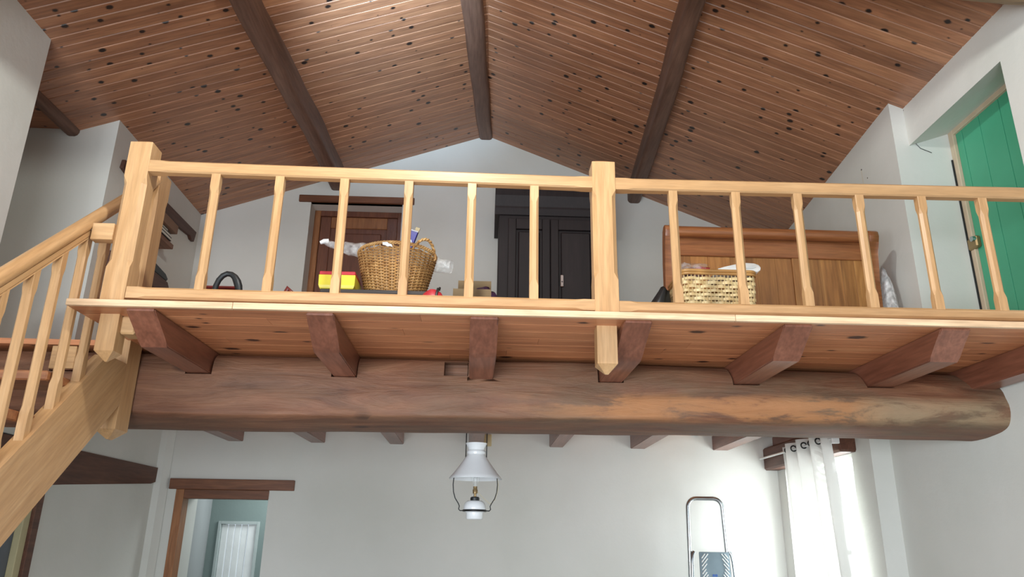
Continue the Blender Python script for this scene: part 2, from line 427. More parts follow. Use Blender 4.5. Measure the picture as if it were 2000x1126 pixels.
b = bm_new(); box(b, -4.6, 3.6, -2.0, 9.0, -0.12, 0.0); struct('floor', b, FLOORM)

# back wall with two door openings
b = bm_new()
T = 7.15
box(b, -4.6, -2.58, YB, T, 0, FB); box(b, -1.855, 3.3, YB, T, 0, FB); box(b, -2.58, -1.855, YB, T, 1.99, FB)
box(b, -4.6, -1.766, YB, T, FB, 5.7); box(b, -0.872, 3.3, YB, T, FB, 5.7); box(b, -1.766, -0.872, YB, T, 4.742, 5.7)
struct('wall_back', b, WALL)

# left wall: near part, stair recess, far part
b = bm_new()
box(b, -4.6, -2.81, -2.0, 4.115, 2.3, 4.9)
box(b, -4.6, -2.81, -2.0, 3.6, 0, 2.3)
box(b, -4.6, -2.81, 5.07, YB, 2.2, 5.1)
box(b, -4.6, -2.81, 5.08, YB, 0, 2.2)
box(b, -4.6, -4.3, 4.1, 5.1, 0, 4.5)
box(b, -4.6, -2.81, 3.6, 5.08, 2.17, 2.3)
struct('wall_left', b, WALL)
# plaster roll at the lower back left corner
b = bm_new(); prism(b, [(-2.83, 6.79), (-2.735, 6.82), (-2.72, 6.79), (-2.76, 6.72), (-2.83, 6.70)], 'z', 0, FB)
struct('trim_1', b, WALL)

# right wall, near part with door recess, thicker far part, window recess below
b = bm_new()
box(b, 2.76, 3.6, -2.0, 3.395, 0, 4.9)
box(b, 2.76, 3.6, 3.395, 4.32, 4.40, 4.9)
box(b, 2.76, 3.6, 3.395, 4.32, 0, FB)
box(b, 3.14, 3.6, 3.395, 4.32, FB, 4.3)
vs = [(2.665, 4.32), (2.80, 6.82), (3.6, 6.82), (3.6, 4.32)]
prism(b, vs, 'z', FB, 4.9)
box(b, 2.76, 3.6, 4.32, 5.1, 0, FB)
box(b, 2.62, 3.6, 5.1, 5.38, 0, FB); box(b, 2.62, 3.6, 6.62, 6.82, 0, FB)
box(b, 2.62, 3.6, 5.38, 6.62, 0, 0.9); box(b, 2.62, 3.6, 5.38, 6.62, 2.24, FB)
struct('wall_right', b, WALL)
b = bm_new()   # sloped soffit over the door recess
prism(b, [(2.76, 4.13), (3.06, 4.235), (3.2, 4.235), (3.2, 4.4), (2.76, 4.4)], 'y', 3.395, 4.32)
struct('trim_2', b, WALL)

# corridor behind the lower door
b = bm_new()
box(b, -3.5, -3.3, T, 8.4, 0, 2.6); box(b, -1.2, -1.0, T, 8.4, 0, 2.6)
box(b, -3.5, -2.73, 8.3, 8.5, 0, 2.5); box(b, -2.33, -1.0, 8.3, 8.5, 0, 2.5); box(b, -2.73, -2.33, 8.3, 8.5, 1.76, 2.5); box(b, -2.73, -2.33, 8.3, 8.5, 0, 0.5)
box(b, -3.5, -1.0, T, 8.5, 2.5, 2.62)
struct('wall_corridor', b, WALLG)
b = bm_new(); prism(b, [(-2.60, 7.15), (-2.60, 7.2), (-2.84, 8.3), (-3.3, 8.3), (-3.3, 7.15)], 'z', 0, 2.5)
struct('wall_corridor_left', b, plaster('pale_grey_plaster', '#a5a8a8', '#9b9e9e'))

# ceiling slab behind the boards
b = bm_new()
prism(b, [(-4.6, 4.485), (-3.12, 4.485), (-3.08, roofL(-3.08)+0.018), (-0.06, 5.56), (3.4, roofR(3.4)+0.018), (3.4, roofR(3.4)+0.2), (-0.06, 5.8), (-3.1, roofL(-3.1)+0.2), (-4.6, 4.67)], 'y', -2.0, 7.2)
ceil = struct('ceiling', b, PINEC)
def board_mesh(L, wd, th, ch, name, mat):
    b = bm_new()
    prism(b, [(0, th), (wd, th), (wd, ch), (wd-ch, 0), (ch, 0), (0, ch)], 'x', 0, L)
    return finish(b, name, mat)
bw = 0.0905
angL = math.atan(0.352); angR = math.atan(0.401)
meL = board_mesh(3.25, bw-0.0015, 0.016, 0.0045, 'board', PINEC)
meR = board_mesh(3.7, bw-0.0015, 0.016, 0.0045, 'board', PINEC)
yy = -0.6
while yy < YB+0.03:
    for me, ang, right in ((meL, angL, False), (meR, angR, True)):
        o = bpy.data.objects.new('board', me); col.objects.link(o); o.parent = ceil
        if right:
            o.matrix_local = Matrix.Translation((-0.06, yy, 5.542)) @ Matrix.Rotation(angR, 4, 'Y')
        else:
            o.matrix_local = Matrix.Translation((-0.06, yy, 5.542)) @ Matrix.Rotation(math.pi-angL, 4, 'Y') @ Matrix.Diagonal((1, 1, -1, 1))
    yy += bw

# gallery floor: boards along X, nosing row in front
b = bm_new()
box(b, -2.81, 2.9, 4.40, 7.1, FB, FT); box(b, -4.3, -2.81, 4.0, 5.1, 2.3, FT)
upper = struct('floor_upper', b, PINEF)
def fboard(x0, x1, y0, y1, mat):
    b = bm_new(); prism(b, [(y0+0.0006, FT), (y1-0.0006, FT), (y1-0.0006, FB+0.0012), (y1-0.0018, FB), (y0+0.0018, FB), (y0+0.0006, FB+0.0012)], 'x', x0+0.0006, x1-0.0006)
    o = struct('board', b, mat, upper); return o
yr = 3.172
rows = [(-1.817, -0.3, 1.3, 2.78), (-1.817, -1.0, 0.7, 1.9, 2.78), (-1.817, -0.4, 1.6, 2.78), (-1.817, 0.25, 1.0, 2.4, 2.78), (-1.817, -1.3, 0.9, 2.78), (-1.817, 0.1, 1.8, 2.78)]
bwid = 0.123
for i, r in enumerate(rows):
    for x0, x1 in zip(r, r[1:]):
        fboard(x0, x1, yr+i*bwid, yr+(i+1)*bwid, PINEF)
y6 = yr+6*bwid
for i in range(4):
    fboard(-2.80, -0.2+0.3*i, y6+i*bwid, y6+(i+1)*bwid, PINEF); fboard(-0.2+0.3*i, 2.78, y6+i*bwid, y6+(i+1)*bwid, PINEF)
fboard(-2.80, -1.817, y6-0.03, y6, PINEF)
# nosing strip in three scarfed lengths
for x0, x1 in ((-1.817, -1.107), (-1.107, 1.093), (1.093, 2.78)):
    b = bm_new(); box(b, x0+0.0008, x1-0.0008, 3.150, yr, FB-0.001, FT-0.001, 0.0015)
    o = struct('nosing', b, NOSE, upper)

# ------------------------------------------------------------------ big log beam
PF = [(3.909, 2.255), (3.905, 2.33), (3.91, 2.40), (3.92, 2.46), (3.945, 2.51), (3.985, 2.53), (4.06, 2.540), (4.2, 2.541), (4.32, 2.535), (4.41, 2.48), (4.44, 2.38), (4.42, 2.27), (4.36, 2.195), (4.26, 2.178), (4.13, 2.174), (4.0, 2.190), (3.932, 2.205), (3.912, 2.222)]
PR = [(3.86, 2.28), (3.855, 2.33), (3.875, 2.38), (3.905, 2.43), (3.95, 2.47), (4.01, 2.51), (4.10, 2.535), (4.2, 2.541), (4.32, 2.535), (4.41, 2.48), (4.44, 2.38), (4.42, 2.29), (4.36, 2.225), (4.26, 2.195), (4.13, 2.19), (4.02, 2.198), (3.93, 2.215), (3.885, 2.24)]
def smooth_loop(P, m=3):
    n = len(P); out = []
    for i in range(n):
        p0, p1, p2, p3 = [Vector((*P[(i+k-1) % n], 0)) for k in range(4)]
        for j in range(m):
            t = j/m
            out.append(0.5*((2*p1)+(p2-p0)*t+(2*p0-5*p1+4*p2-p3)*t*t+(3*p1-p0-3*p2+p3)*t*t*t))
    return out
SF, SR = smooth_loop(PF), smooth_loop(PR)
b = bm_new(); L = []
xs = [-2.85+(2.9+2.85)*i/90 for i in range(91)]
for x in xs:
    t = min(1, max(0, (x-0.3)/2.2)); t = t*t*(3-2*t)
    ring = []
    for k, (p, q) in enumerate(zip(SF, SR)):
        v = p.lerp(q, t)
        cx, cz = 4.18, 2.36
        d = Vector((v.x-cx, v.y-cz)); 
        nz = noise.noise(Vector((x*1.1, k*0.13, 3.1)))*0.012+noise.noise(Vector((x*3.3, k*0.35, 9.0)))*0.005
        if v.y > 2.525: nz = -abs(nz)*0.8
        dn = d.normalized()
        sag = 0.008*math.sin(x*1.3+0.6)
        ring.append((x, v.x+dn.x*nz, min(2.5415, v.y+dn.y*nz+(sag if v.y < 2.3 else 0))))
    L.append(ring)
rings(b, L)
JO = [  # x0, x1 at front, skew per metre, bend y
    (-2.262, -2.132, 0.0, None), (-1.572, -1.447, 0.009, 3.37), (-0.797, -0.675, -0.013, 3.41), (-0.080, 0.046, -0.017, 3.44),
    (0.604, 0.728, -0.008, 3.45), (1.319, 1.450, -0.004, 3.36), (2.030, 2.168, 0.005, 3.31), (2.60, 2.73, 0.0, 3.35)]
JB = 2.416
me = finish(b, 'log', LOGM, 50)
logo = bpy.data.objects.new('ceiling_beam', me); col.objects.link(logo)
bc = bm_new()
for x0, x1, sk, bend in JO:
    s = sk*(4.1-3.2); cl = 0.006
    if x1 > 2.7: continue
    box(bc, x0+s-cl, x1+s+cl, 3.7, 4.7, JB-0.005, 2.7)
box(bc, -0.226, -0.098, 3.8, 4.02, 2.432, 2.512)
cme = finish(bc, 'cut', LOGM); co = bpy.data.objects.new('cut', cme); col.objects.link(co)
md = logo.modifiers.new('n', 'BOOLEAN'); md.object = co; md.operation = 'DIFFERENCE'; md.solver = 'FAST'
dg = bpy.context.evaluated_depsgraph_get()
nme = bpy.data.meshes.new_from_object(logo.evaluated_get(dg))
logo.modifiers.clear(); logo.data = nme; bpy.data.objects.remove(co)
nme.set_sharp_from_angle(angle=math.radians(50))
logo['label'] = 'huge old hewn log beam spanning under the gallery joists from wall to wall'; logo['category'] = 'beam'

# joists
jl = ['stub of joist with a square end lying on the log behind the stairs', 'red-brown joist behind the left newel post, first one with a shaped end', 'red-brown joist second along from the staircase, under the gallery', 'red-brown joist in line above the hanging porcelain lamp',
      'red-brown joist touching the hanging foot of the middle newel post', 'red-brown joist under the gallery below the sleigh bed', 'red-brown joist under the gallery next to last before the white wall', 'red-brown joist running along the white side wall']
for (x0, x1, sk, bend), lb in zip(JO, jl):
    b = bm_new()
    if bend is None:
        pts = [(3.905, FB-0.001), (3.905, JB), (YB+0.05, JB), (YB+0.05, FB-0.001)]
    else:
        pts = [(3.182, FB-0.001), (3.182, FB-0.012)]
        for i in range(1, 7):
            t = i/6; pts.append((3.182+(bend-3.182)*t, FB-0.012+(JB-FB+0.012)*(t**1.15)))
        pts += [(YB+0.05, JB), (YB+0.05, FB-0.001)]
    A, Bv = prism(b, pts, 'x', x0, x1)
    bmesh.ops.bevel(b, geom=[e for e in b.edges if abs(e.verts[0].co.x-e.verts[1].co.x) < 1e-5], offset=0.005, segments=2, affect='EDGES')
    for v in b.verts: v.co.x += sk*(v.co.y-3.2)
    jo = solo('floor_joist', b, JOIST, lb, 'joist', ((x0+x1)/2, 3.9, JB), 'joists under the gallery floor', 30)
    if bend is None:
        b = bm_new(); box(b, x0+0.002, x1-0.002, 3.888, 3.9045, JB+0.003, FB-0.003, 0.003); part('sawn_end', b, OAKX, jo, None, 'pale sawn end')

# roof purlins
def purlin(name, pts, wdt, hgt, label, mat=PURL):
    """pts: (x, y, zbottom)"""
    b = bm_new(); L = []
    n = 40
    for i in range(n+1):
        t = i/n*(len(pts)-1); k = min(int(t), len(pts)-2); u = t-k
        p = Vector(pts[k][:3]).lerp(Vector(pts[k+1][:3]), u)
        wv = wdt(p.y) if callable(wdt) else wdt
        jit = noise.noise(Vector((p.y*1.7, p.x, 2)))*0.012
        c = 0.03
        pr = [(-wv/2, hgt), (-wv/2, c), (-wv/2+c*0.4, c*0.3), (-wv/2+c, 0), (wv/2-c, 0), (wv/2-c*0.4, c*0.3), (wv/2, c), (wv/2, hgt)]
        L.append([(p.x+q[0]+jit, p.y, p.z+q[1]+abs(jit)) for q in pr])
    rings(b, L)
    return solo(name, b, mat, label, 'beam', (pts[0][0], pts[0][1], pts[0][2]), 'roof purlins', 40)
purlin('roof_purlin', [(-0.36, 1.5, 5.40), (-0.24, 3.5, 5.42), (-0.19, 4.7, 5.45), (-0.075, 6.83, 5.488)], lambda y: 0.14+0.03*max(0, 6.8-y)/2, 0.13, 'grey-brown ridge beam along the peak of the board ceiling')
purlin('roof_purlin', [(-1.66, 1.5, 4.83), (-1.64, 4.2, 4.85), (-1.545, 5.8, 4.87), (-1.515, 6.83, 4.876)], 0.15, 0.19, 'grey-brown purlin on the slope above the loft door')
purlin('roof_purlin', [(1.18, 1.5, 4.87), (1.27, 4.0, 4.86), (1.33, 4.9, 4.83), (1.43, 6.83, 4.83)], 0.13, 0.19, 'brown purlin with a kink on the slope above the sleigh bed')
purlin('roof_purlin', [(-3.15, 3.6, 4.40), (-3.135, 5.1, 4.425)], 0.10, 0.12, 'short dark purlin visible above the stairwell recess')
# tie beam high over the room
b = bm_new()
tube(b, [(-2.9, 2.90, 4.20), (-1.5, 2.90, 4.33), (0.5, 2.92, 4.42), (1.6, 2.95, 4.41), (2.2, 2.95, 4.36), (2.6, 2.96, 4.35), (3.0, 2.96, 4.36)], [0.16]*7, 20)
for v in b.verts: v.co.z += noise.noise(v.co*2.5)*0.02; v.co.y += noise.noise(v.co*2.1+Vector((5, 1, 2)))*0.02
solo('tie_beam', b, TIEM, 'rough pale log crossing overhead at the top corner above the green door', 'beam', (0, 2.95, 4.36), None, 60)

# ------------------------------------------------------------------ balustrade
BY0, BY1 = 3.205, 3.300
bal = thing('balustrade', 'light oak balustrade with chamfered balusters along the front of the gallery', 'balustrade', (0.4, 3.25, FT))
def newel(x0, x1, top, foot, fx0, fx1):
    b = bm_new()
    chbar(b, 'z', [(FT+0.001, 0), (2.74, 0), (2.775, 1), (3.155, 1), (3.19, 0), (top, 0)], x0, x1, BY0, BY1+0.01, 0.019, None, (top+0.022, 0.035))
    p = part('newel_post', b, OAKZ, bal)
    b = bm_new(); chbar(b, 'z', [(foot, 0), (FB, 0)], fx0, fx1, 3.28, 3.365, 0.004, (foot-0.042, 0.038), None)
    f = part('newel_foot', b, OAKZ, bal)
newel(-1.706, -1.602, 3.368, 2.376, -1.728, -1.643)
newel(0.478, 0.588, 3.338, 2.368, 0.495, 0.587)
def rail(x0, x1, z0, z1, slope, ch, nm):
    b = bm_new()
    chbar(b, 'x', [(x0, 0), (x0+0.05, 0), (x0+0.085, 1), (x1-0.085, 1), (x1-0.05, 0), (x1, 0)], 3.208, 3.258, z0, z1, ch)
    for v in b.verts: v.co.z += slope*(v.co.x-x1)
    return part(nm, b, OAKX, bal)
rail(-1.602, 0.478, 3.200, 3.259, -0.0085, 0.007, 'handrail')
rail(0.588, 2.76, 3.197, 3.258, 0.008, 0.007, 'handrail').location = (0, 0, 0.016)
rail(-1.60, 0.478, 2.592, 2.645, -0.003, 0.010, 'bottom_rail')
rail(0.588, 2.76, 2.592, 2.643, 0.003, 0.010, 'bottom_rail').location = (0, 0, 0.004)
for i, x in enumerate([-1.289, -0.992, -0.690, -0.388, -0.091, 0.2035, 0.864, 1.1655, 1.465, 1.7655, 2.07, 2.369]):
    b = bm_new(); z1 = 3.21 if x > -0.5 else 3.222
    chbar(b, 'z', [(2.640, 0), (2.705, 0), (2.735, 1), (3.12, 1), (3.15, 0), (z1, 0)], x-0.0205, x+0.0205, 3.213, 3.249, 0.0115)
    part('baluster', b, OAKZ, bal)
b = bm_new(); box(b, -1.803, -1.706, 3.208, 3.258, 2.870, 2.950, 0.002); part('connecting_block', b, OAKX, bal)
b = bm_new(); box(b, -1.643, -1.574, 3.30, 3.40, 2.458, FB-0.001, 0.008); part('foot_block', b, OAKX, bal)

# ------------------------------------------------------------------ staircase
st = thing('staircase', 'light oak open-riser staircase with round handrail rising to the gallery', 'staircase', (-2.3, 2.2, 0))
XO, XI = -1.800, -1.868
def zt(y): return 1.835+0.936*(y-2.933)
def zb(y): return 1.554+0.922*(y-3.041)
b = bm_new()
prism(b, [(3.755, zt(3.56)), (3.755, zb(3.755)), (3.041-1.554/0.922, 0), (2.933-1.835/0.936, 0), (3.53, zt(3.53)), (3.56, zt(3.56))], 'x', XI, XO, 0.003)
part('stringer', b, OAKS, st)
b = bm_new()
prism(b, [(3.87, zt(3.87)), (3.87, zb(3.87)), (3.041-1.554/0.922, 0), (2.933-1.835/0.936, 0)], 'x', -2.808, -2.755)
part('stringer', b, OAKS, st)
b = bm_new(); chbar(b, 'z', [(2.10, 0), (2.62, 0), (2.72, 1), (3.33, 1), (3.38, 0), (3.50, 0)], -1.905, -1.802, 3.757, 3.892, 0.014, (2.055, 0.046), (3.52, 0.03))
part('newel_post', b, OAKZ, st)
k = 1
while True:
    z1 = 2.265-0.195*(k-1); yf = 3.20-0.208*(k-1)
    if z1 < 0.15: break
    b = bm_new(); box(b, -2.756, XI+0.01, yf, yf+0.25, z1-0.042, z1, 0.006); part('tread', b, TREAD, st); k += 1
HRS = 0.885
def hz(y): return 2.532+HRS*(y-2.703)
dirv = Vector((0, 1, HRS)).normalized(); up = Vector((0, -HRS, 1)).normalized(); rt = Vector((1, 0, 0))
def sweep_profile(prof, y0, y1, xc):
    b = bm_new(); L = []
    for y in (y0, y1):
        c = Vector((xc, y, hz(y)))
        L.append([c+rt*p[0]+up*p[1] for p in prof])
    rings(b, L); return b
xc = -1.835
rp = [(0.034*math.sin(a)*(1.0), -0.030+0.030*math.cos(a)) for a in arc(17, -2.5, 2.5)]
b = sweep_profile(rp, 1.1, 3.76, xc); part('handrail', b, OAKS, st, 60)
b = sweep_profile([(-0.022, -0.054), (0.022, -0.054), (0.022, -0.075), (0.017, -0.080), (0.02, -0.085), (-0.02, -0.085)], 1.1, 3.19, xc); part('handrail_moulding', b, OAKS, st)
y = 3.40
while y > 1.2:
    b = bm_new(); zb0 = zt(y)-0.03; ztop = hz(y)-0.085/math.cos(math.atan(HRS))-0.002
    if y > 3.3: ztop = 2.95
    chbar(b, 'z', [(zb0, 0), (zb0+0.12, 0), (zb0+0.15, 1), (ztop-0.10, 1), (ztop-0.07, 0), (ztop+0.02, 0)], xc-0.019, xc+0.019, y-0.019, y+0.019, 0.009)
    part('baluster', b, OAKZ, st); y -= 0.1605

# ------------------------------------------------------------------ doors, lintels, frames
def door_lintel(x0, x1, y0, z0, z1, nm='trim_3'):
    b = bm_new(); box(b, x0, x1, y0, YB+0.05, z0, z1, 0.004); return struct(nm, b, LINT)
door_lintel(-2.705, -1.64, YB-0.03, 2.000, 2.088, 'trim_3')
door_lintel(-1.883, -0.757, YB-0.025, 4.742, 4.812, 'trim_4')
fr = bpy.data.objects.new('door_1', None); col.objects.link(fr); fr['kind'] = 'structure'; WLOC[fr.name] = Vector((0, 0, 0))
b = bm_new(); box(b, -2.645, -2.576, YB-0.012, YB+0.12, 0, 2.0, 0.003); part('door_jamb', b, DOORL, fr)
b = bm_new(); box(b, -2.576, -1.853, YB-0.010, YB+0.12, 1.925, 2.0, 0.003); part('door_head', b, LINT, fr)
# loft door
fr = bpy.data.objects.new('door_2', None); col.objects.link(fr); fr['kind'] = 'structure'; WLOC[fr.name] = Vector((0, 0, 0))
YD = 6.99
b = bm_new(); box(b, -1.766, -1.705, YD, YD+0.1, FT, 4.742, 0.003); part('door_jamb', b, DOORL, fr)
b = bm_new(); box(b, -0.935, -0.872, YD, YD+0.1, FT, 4.742, 0.003); part('door_jamb', b, DOORW, fr)
b = bm_new(); box(b, -1.705, -0.935, YD, YD+0.1, 4.685, 4.742, 0.003); part('door_head', b, DOORW, fr)
b = bm_new(); box(b, -1.703, -1.60, YD+0.02, YD+0.06, FT, 4.684, 0.004); part('door_stile', b, DOORW, fr)
b = bm_new(); box(b, -1.04, -0.937, YD+0.02, YD+0.06, FT, 4.684, 0.004); part('door_stile', b, DOORW, fr)
for z0, z1, m in ((4.565, 4.684, DOORL), (3.55, 3.67, DOORW), (2.60, 2.78, DOORW)):
    b = bm_new(); box(b, -1.60, -1.04, YD+0.022, YD+0.058, z0, z1, 0.004); part('door_rail', b, m, fr)
for z0, z1 in ((3.67, 4.565), (2.78, 3.55)):
    b = bm_new(); box(b, -1.60, -1.04, YD+0.038, YD+0.05, z0, z1); box(b, -1.55, -1.09, YD+0.028, YD+0.045, z0+0.05, z1-0.05, 0.012); part('door_panel', b, DOORW, fr)
b = bm_new(); tube(b, [(-1.07, YD+0.03, 3.57), (-1.07, YD-0.03, 3.57), (-1.17, YD-0.03, 3.57)], 0.008, 8); part('door_handle', b, BRASS, fr, 40)
# green plank door at the right
fr = bpy.data.objects.new('door_3', None); col.objects.link(fr); fr['kind'] = 'structure'; WLOC[fr.name] = Vector((0, 0, 0))
XD = 3.055
b = bm_new(); box(b, XD-0.02, XD+0.08, 4.275, 4.32, FT, 4.24, 0.003); part('door_jamb', b, CREAM, fr)
b = bm_new(); box(b, XD-0.02, XD+0.08, 3.395, 4.275, 4.195, 4.24, 0.003); part('door_head', b, CREAM, fr)
for y0, y1 in ((4.208, 4.275), (4.036, 4.208), (3.846, 4.036), (3.66, 3.846), (3.47, 3.66), (3.395, 3.47)):
    b = bm_new(); prism(b, [(XD, y0+0.0042), (XD+0.0012, y0+0.0034), (XD+0.04, y0+0.0034), (XD+0.04, y1-0.0034), (XD+0.0012, y1-0.0034), (XD, y1-0.0042)], 'z', FT+0.01, 4.195); part('plank', b, GREEN, fr)
b = bm_new(); box(b, XD+0.041, XD+0.055, 3.4, 4.27, FT+0.01, 4.19); part('backing_board', b, BLACK, fr)
b = bm_new(); box(b, XD-0.03, XD-0.018, 4.312, 4.322, FT, 4.03); part('door_edge_strip', b, BLACK, fr)  # thin black strip beside the door jamb
b = bm_new(); box(b, XD-0.035, XD-0.0, 4.225, 4.315, 3.385, 3.46, 0.008); lk = part('door_lock', b, BRASS, fr)
b = bm_new(); tube(b, [(XD-0.05, 4.245, 3.44), (XD-0.02, 4.245, 3.44)], [0.017, 0.02], 14); part('lock_knob', b, CHROME, lk, 40)

# lower right window behind the curtain
fr = bpy.data.objects.new('window_1', None); col.objects.link(fr); fr['kind'] = 'structure'; WLOC[fr.name] = Vector((0, 0, 0))
for y0, y1, z0, z1 in ((5.38, 5.44, 0.9, 2.24), (6.56, 6.62, 0.9, 2.24), (5.44, 6.56, 2.18, 2.24), (5.44, 6.56, 0.9, 0.96), (5.97, 6.03, 0.96, 2.18), (5.44, 5.97, 1.55, 1.58), (6.03, 6.56, 1.55, 1.58)):
    b = bm_new(); box(b, 3.05, 3.11, y0, y1, z0, z1, 0.004); part('window_frame', b, WHITEP, fr)
for y0, y1 in ((5.44, 5.97), (6.03, 6.56)):
    for z0, z1 in ((0.96, 1.55), (1.58, 2.18)):
        b = bm_new(); box(b, 3.078, 3.082, y0, y1, z0, z1); part('pane', b, GLASS, fr)
lr = bpy.data.objects.new('trim_5', None); col.objects.link(lr); lr['kind'] = 'structure'; WLOC[lr.name] = Vector((0, 0, 0))
b = bm_new(); box(b, 2.50, 2.64, 5.30, YB, 2.245, 2.44, 0.015); part('lintel_beam', b, LINTY, lr)
b = bm_new(); box(b, 2.64, 3.05, 5.36, 6.62, 2.215, 2.245, 0.006); part('lintel_board', b, WHITEP, lr)
# left lower lintel and door jamb
b = bm_new(); prism(b, [(4.2, 1.83), (5.25, 1.925), (6.62, 2.03), (6.70, 2.05), (6.71, 2.168), (4.2, 2.160)], 'x', -3.1, -2.795)
struct('trim_6', b, LINTY)
fr = bpy.data.objects.new('door_4', None); col.objects.link(fr); fr['kind'] = 'structure'; WLOC[fr.name] = Vector((0, 0, 0))
b = bm_new(); box(b, -2.95, -2.80, 5.01, 5.085, 0, 1.92, 0.004); part('door_jamb', b, LINTY, fr)
b = bm_new(); box(b, -2.93, -2.82, 4.94, 5.01, 0, 1.90, 0.004); part('door_stop', b, plain('pale_yellow_paint', '#b9b08a', 0.6), fr)
b = bm_new(); box(b, -2.90, -2.86, 3.65, 4.94, 0, 1.86, 0.003); part('door_leaf', b, plain('dark_slate_paint', '#5b626b', 0.5), fr)
# corridor window with white slats
fr = bpy.data.objects.new('window_2', None); col.objects.link(fr); fr['kind'] = 'structure'; WLOC[fr.name] = Vector((0, 0, 0))
for x0, x1, z0, z1 in ((-2.745, -2.715, 0.5, 1.775), (-2.35, -2.32, 0.5, 1.775), (-2.715, -2.35, 1.745, 1.775)):
    b = bm_new(); box(b, x0, x1, 8.28, 8.34, z0, z1, 0.003); part('window_frame', b, plain('pale_grey_frame', '#aeb8b5', 0.5), fr)
for i in range(4):
    b = bm_new(); box(b, -2.713+i*0.068, -2.713+(i+1)*0.068-0.006, 8.315, 8.33, 0.52, 1.743, 0.004); part('slat', b, WHITEP, fr)
b = bm_new(); box(b, -2.438, -2.352, 8.305, 8.33, 0.52, 1.743, 0.004); part('shutter_stile', b, WHITEP, fr)

# ------------------------------------------------------------------ loft furniture
# wardrobe
wd = thing('wardrobe', 'near-black two-door wardrobe with cornice against the loft back wall', 'wardrobe', (0.56, 6.4, FT))
b = bm_new(); box(b, 0.075, 1.07, 6.22, 6.76, FT+0.08, 4.50, 0.004); part('body', b, DARKW, wd)
b = bm_new(); prism(b, [(6.20, 4.40), (6.17, 4.45), (6.17, 4.47), (6.13, 4.56), (6.13, 4.70), (6.77, 4.70), (6.77, 4.40)], 'x', 0.038, 1.105); part('cornice', b, DARKW, wd)
b = bm_new(); box(b, 0.06, 1.085, 6.19, 6.77, FT, FT+0.10, 0.01); part('plinth', b, DARKW, wd)
for x0, x1 in ((0.16, 0.533), (0.539, 0.985)):
    b = bm_new(); box(b, x0, x0+0.07, 6.185, 6.22, FT+0.14, 4.36, 0.004); box(b, x1-0.07, x1, 6.185, 6.22, FT+0.14, 4.36, 0.004)
    for z0, z1 in ((FT+0.14, FT+0.24), (3.45, 3.55), (4.26, 4.36)): box(b, x0+0.07, x1-0.07, 6.187, 6.22, z0, z1, 0.003)
    for z0, z1 in ((FT+0.24, 3.45), (3.55, 4.26)): box(b, x0+0.09, x1-0.09, 6.195, 6.22, z0+0.02, z1-0.02, 0.01)
    d = part('door', b, DARKW, wd)
    if x0 > 0.5:
        b = bm_new(); box(b, 0.622, 0.652, 6.178, 6.186, 3.72, 3.83, 0.004); part('lock_plate', b, CHROME, d)
        b = bm_new(); lathe(b, [(0.006, 0), (0.006, 0.003)], 0, 0, 10)
        bmesh.ops.rotate(b, verts=b.verts[:], matrix=Matrix.Rotation(math.pi/2, 3, 'X')); bmesh.ops.translate(b, verts=b.verts[:], vec=(0.637, 6.178, 3.765)); part('keyhole', b, BLACK, d)

# sleigh bed end
BYf = 4.40
bed = thing('sleigh_bed', 'cherry wood sleigh bed end with rolled top rail behind the balusters', 'bed', (1.83, 4.5, FT))
prof = [(0.02, FT), (0.02, 3.0), (0.01, 3.2), (-0.015, 3.38), (-0.045, 3.45), (-0.06, 3.485), (-0.055, 3.515), (-0.03, 3.532), (0.0, 3.53), (0.025, 3.505), (0.04, 3.44), (0.062, 3.30), (0.075, 3.1), (0.08, 2.9), (0.08, FT)]
for x0, x1 in ((1.105, 1.165), (2.415, 2.475)):
    b = bm_new(); prism(b, [(BYf+p[0]+0.0, p[1]) for p in prof], 'x', x0, x1, 0.003); part('post', b, BEDX, bed, 40)
b = bm_new(); L = []
tube(b, [(1.165, BYf-0.015, 3.493), (2.415, BYf-0.015, 3.493)], 0.037, 16); part('roll_rail', b, BEDX, bed, 40)
b = bm_new(); box(b, 1.165, 2.415, BYf+0.012, BYf+0.048, 3.345, 3.490, 0.004); part('top_rail', b, BEDX, bed)
b = bm_new(); box(b, 1.165, 2.415, BYf+0.012, BYf+0.048, FT+0.12, FT+0.28, 0.004); part('bottom_rail', b, BEDX, bed)
b = bm_new(); box(b, 1.925, 1.972, BYf+0.012, BYf+0.046, FT+0.28, 3.345, 0.003); part('centre_stile', b, BEDW, bed)
px = [1.165, 1.275, 1.385, 1.53, 1.70, 1.82, 1.925, None, 1.972, 2.10, 2.245, 2.33, 2.415]
for x0, x1 in zip(px, px[1:]):
    if x0 is None or x1 is None: continue
    b = bm_new(); box(b, x0+0.0004, x1-0.0004, BYf+0.026, BYf+0.040, FT+0.27, 3.35, 0.0012); part('plank', b, BEDW, bed)
for x0, x1 in ((1.12, 1.15), (2.43, 2.46)):
    b = bm_new(); box(b, x0, x1, BYf+0.08, 6.35, FT+0.14, FT+0.32, 0.004); part('side_rail', b, BEDX, bed)
b = bm_new(); box(b, 1.13, 2.45, 6.35, 6.41, FT, 3.5, 0.01); part('headboard', b, BEDX, bed)
b = bm_new(); box(b, 1.155, 2.425, BYf+0.10, 6.34, FT+0.16, FT+0.40, 0.03, 2); part('mattress', b, CLOTH, bed)

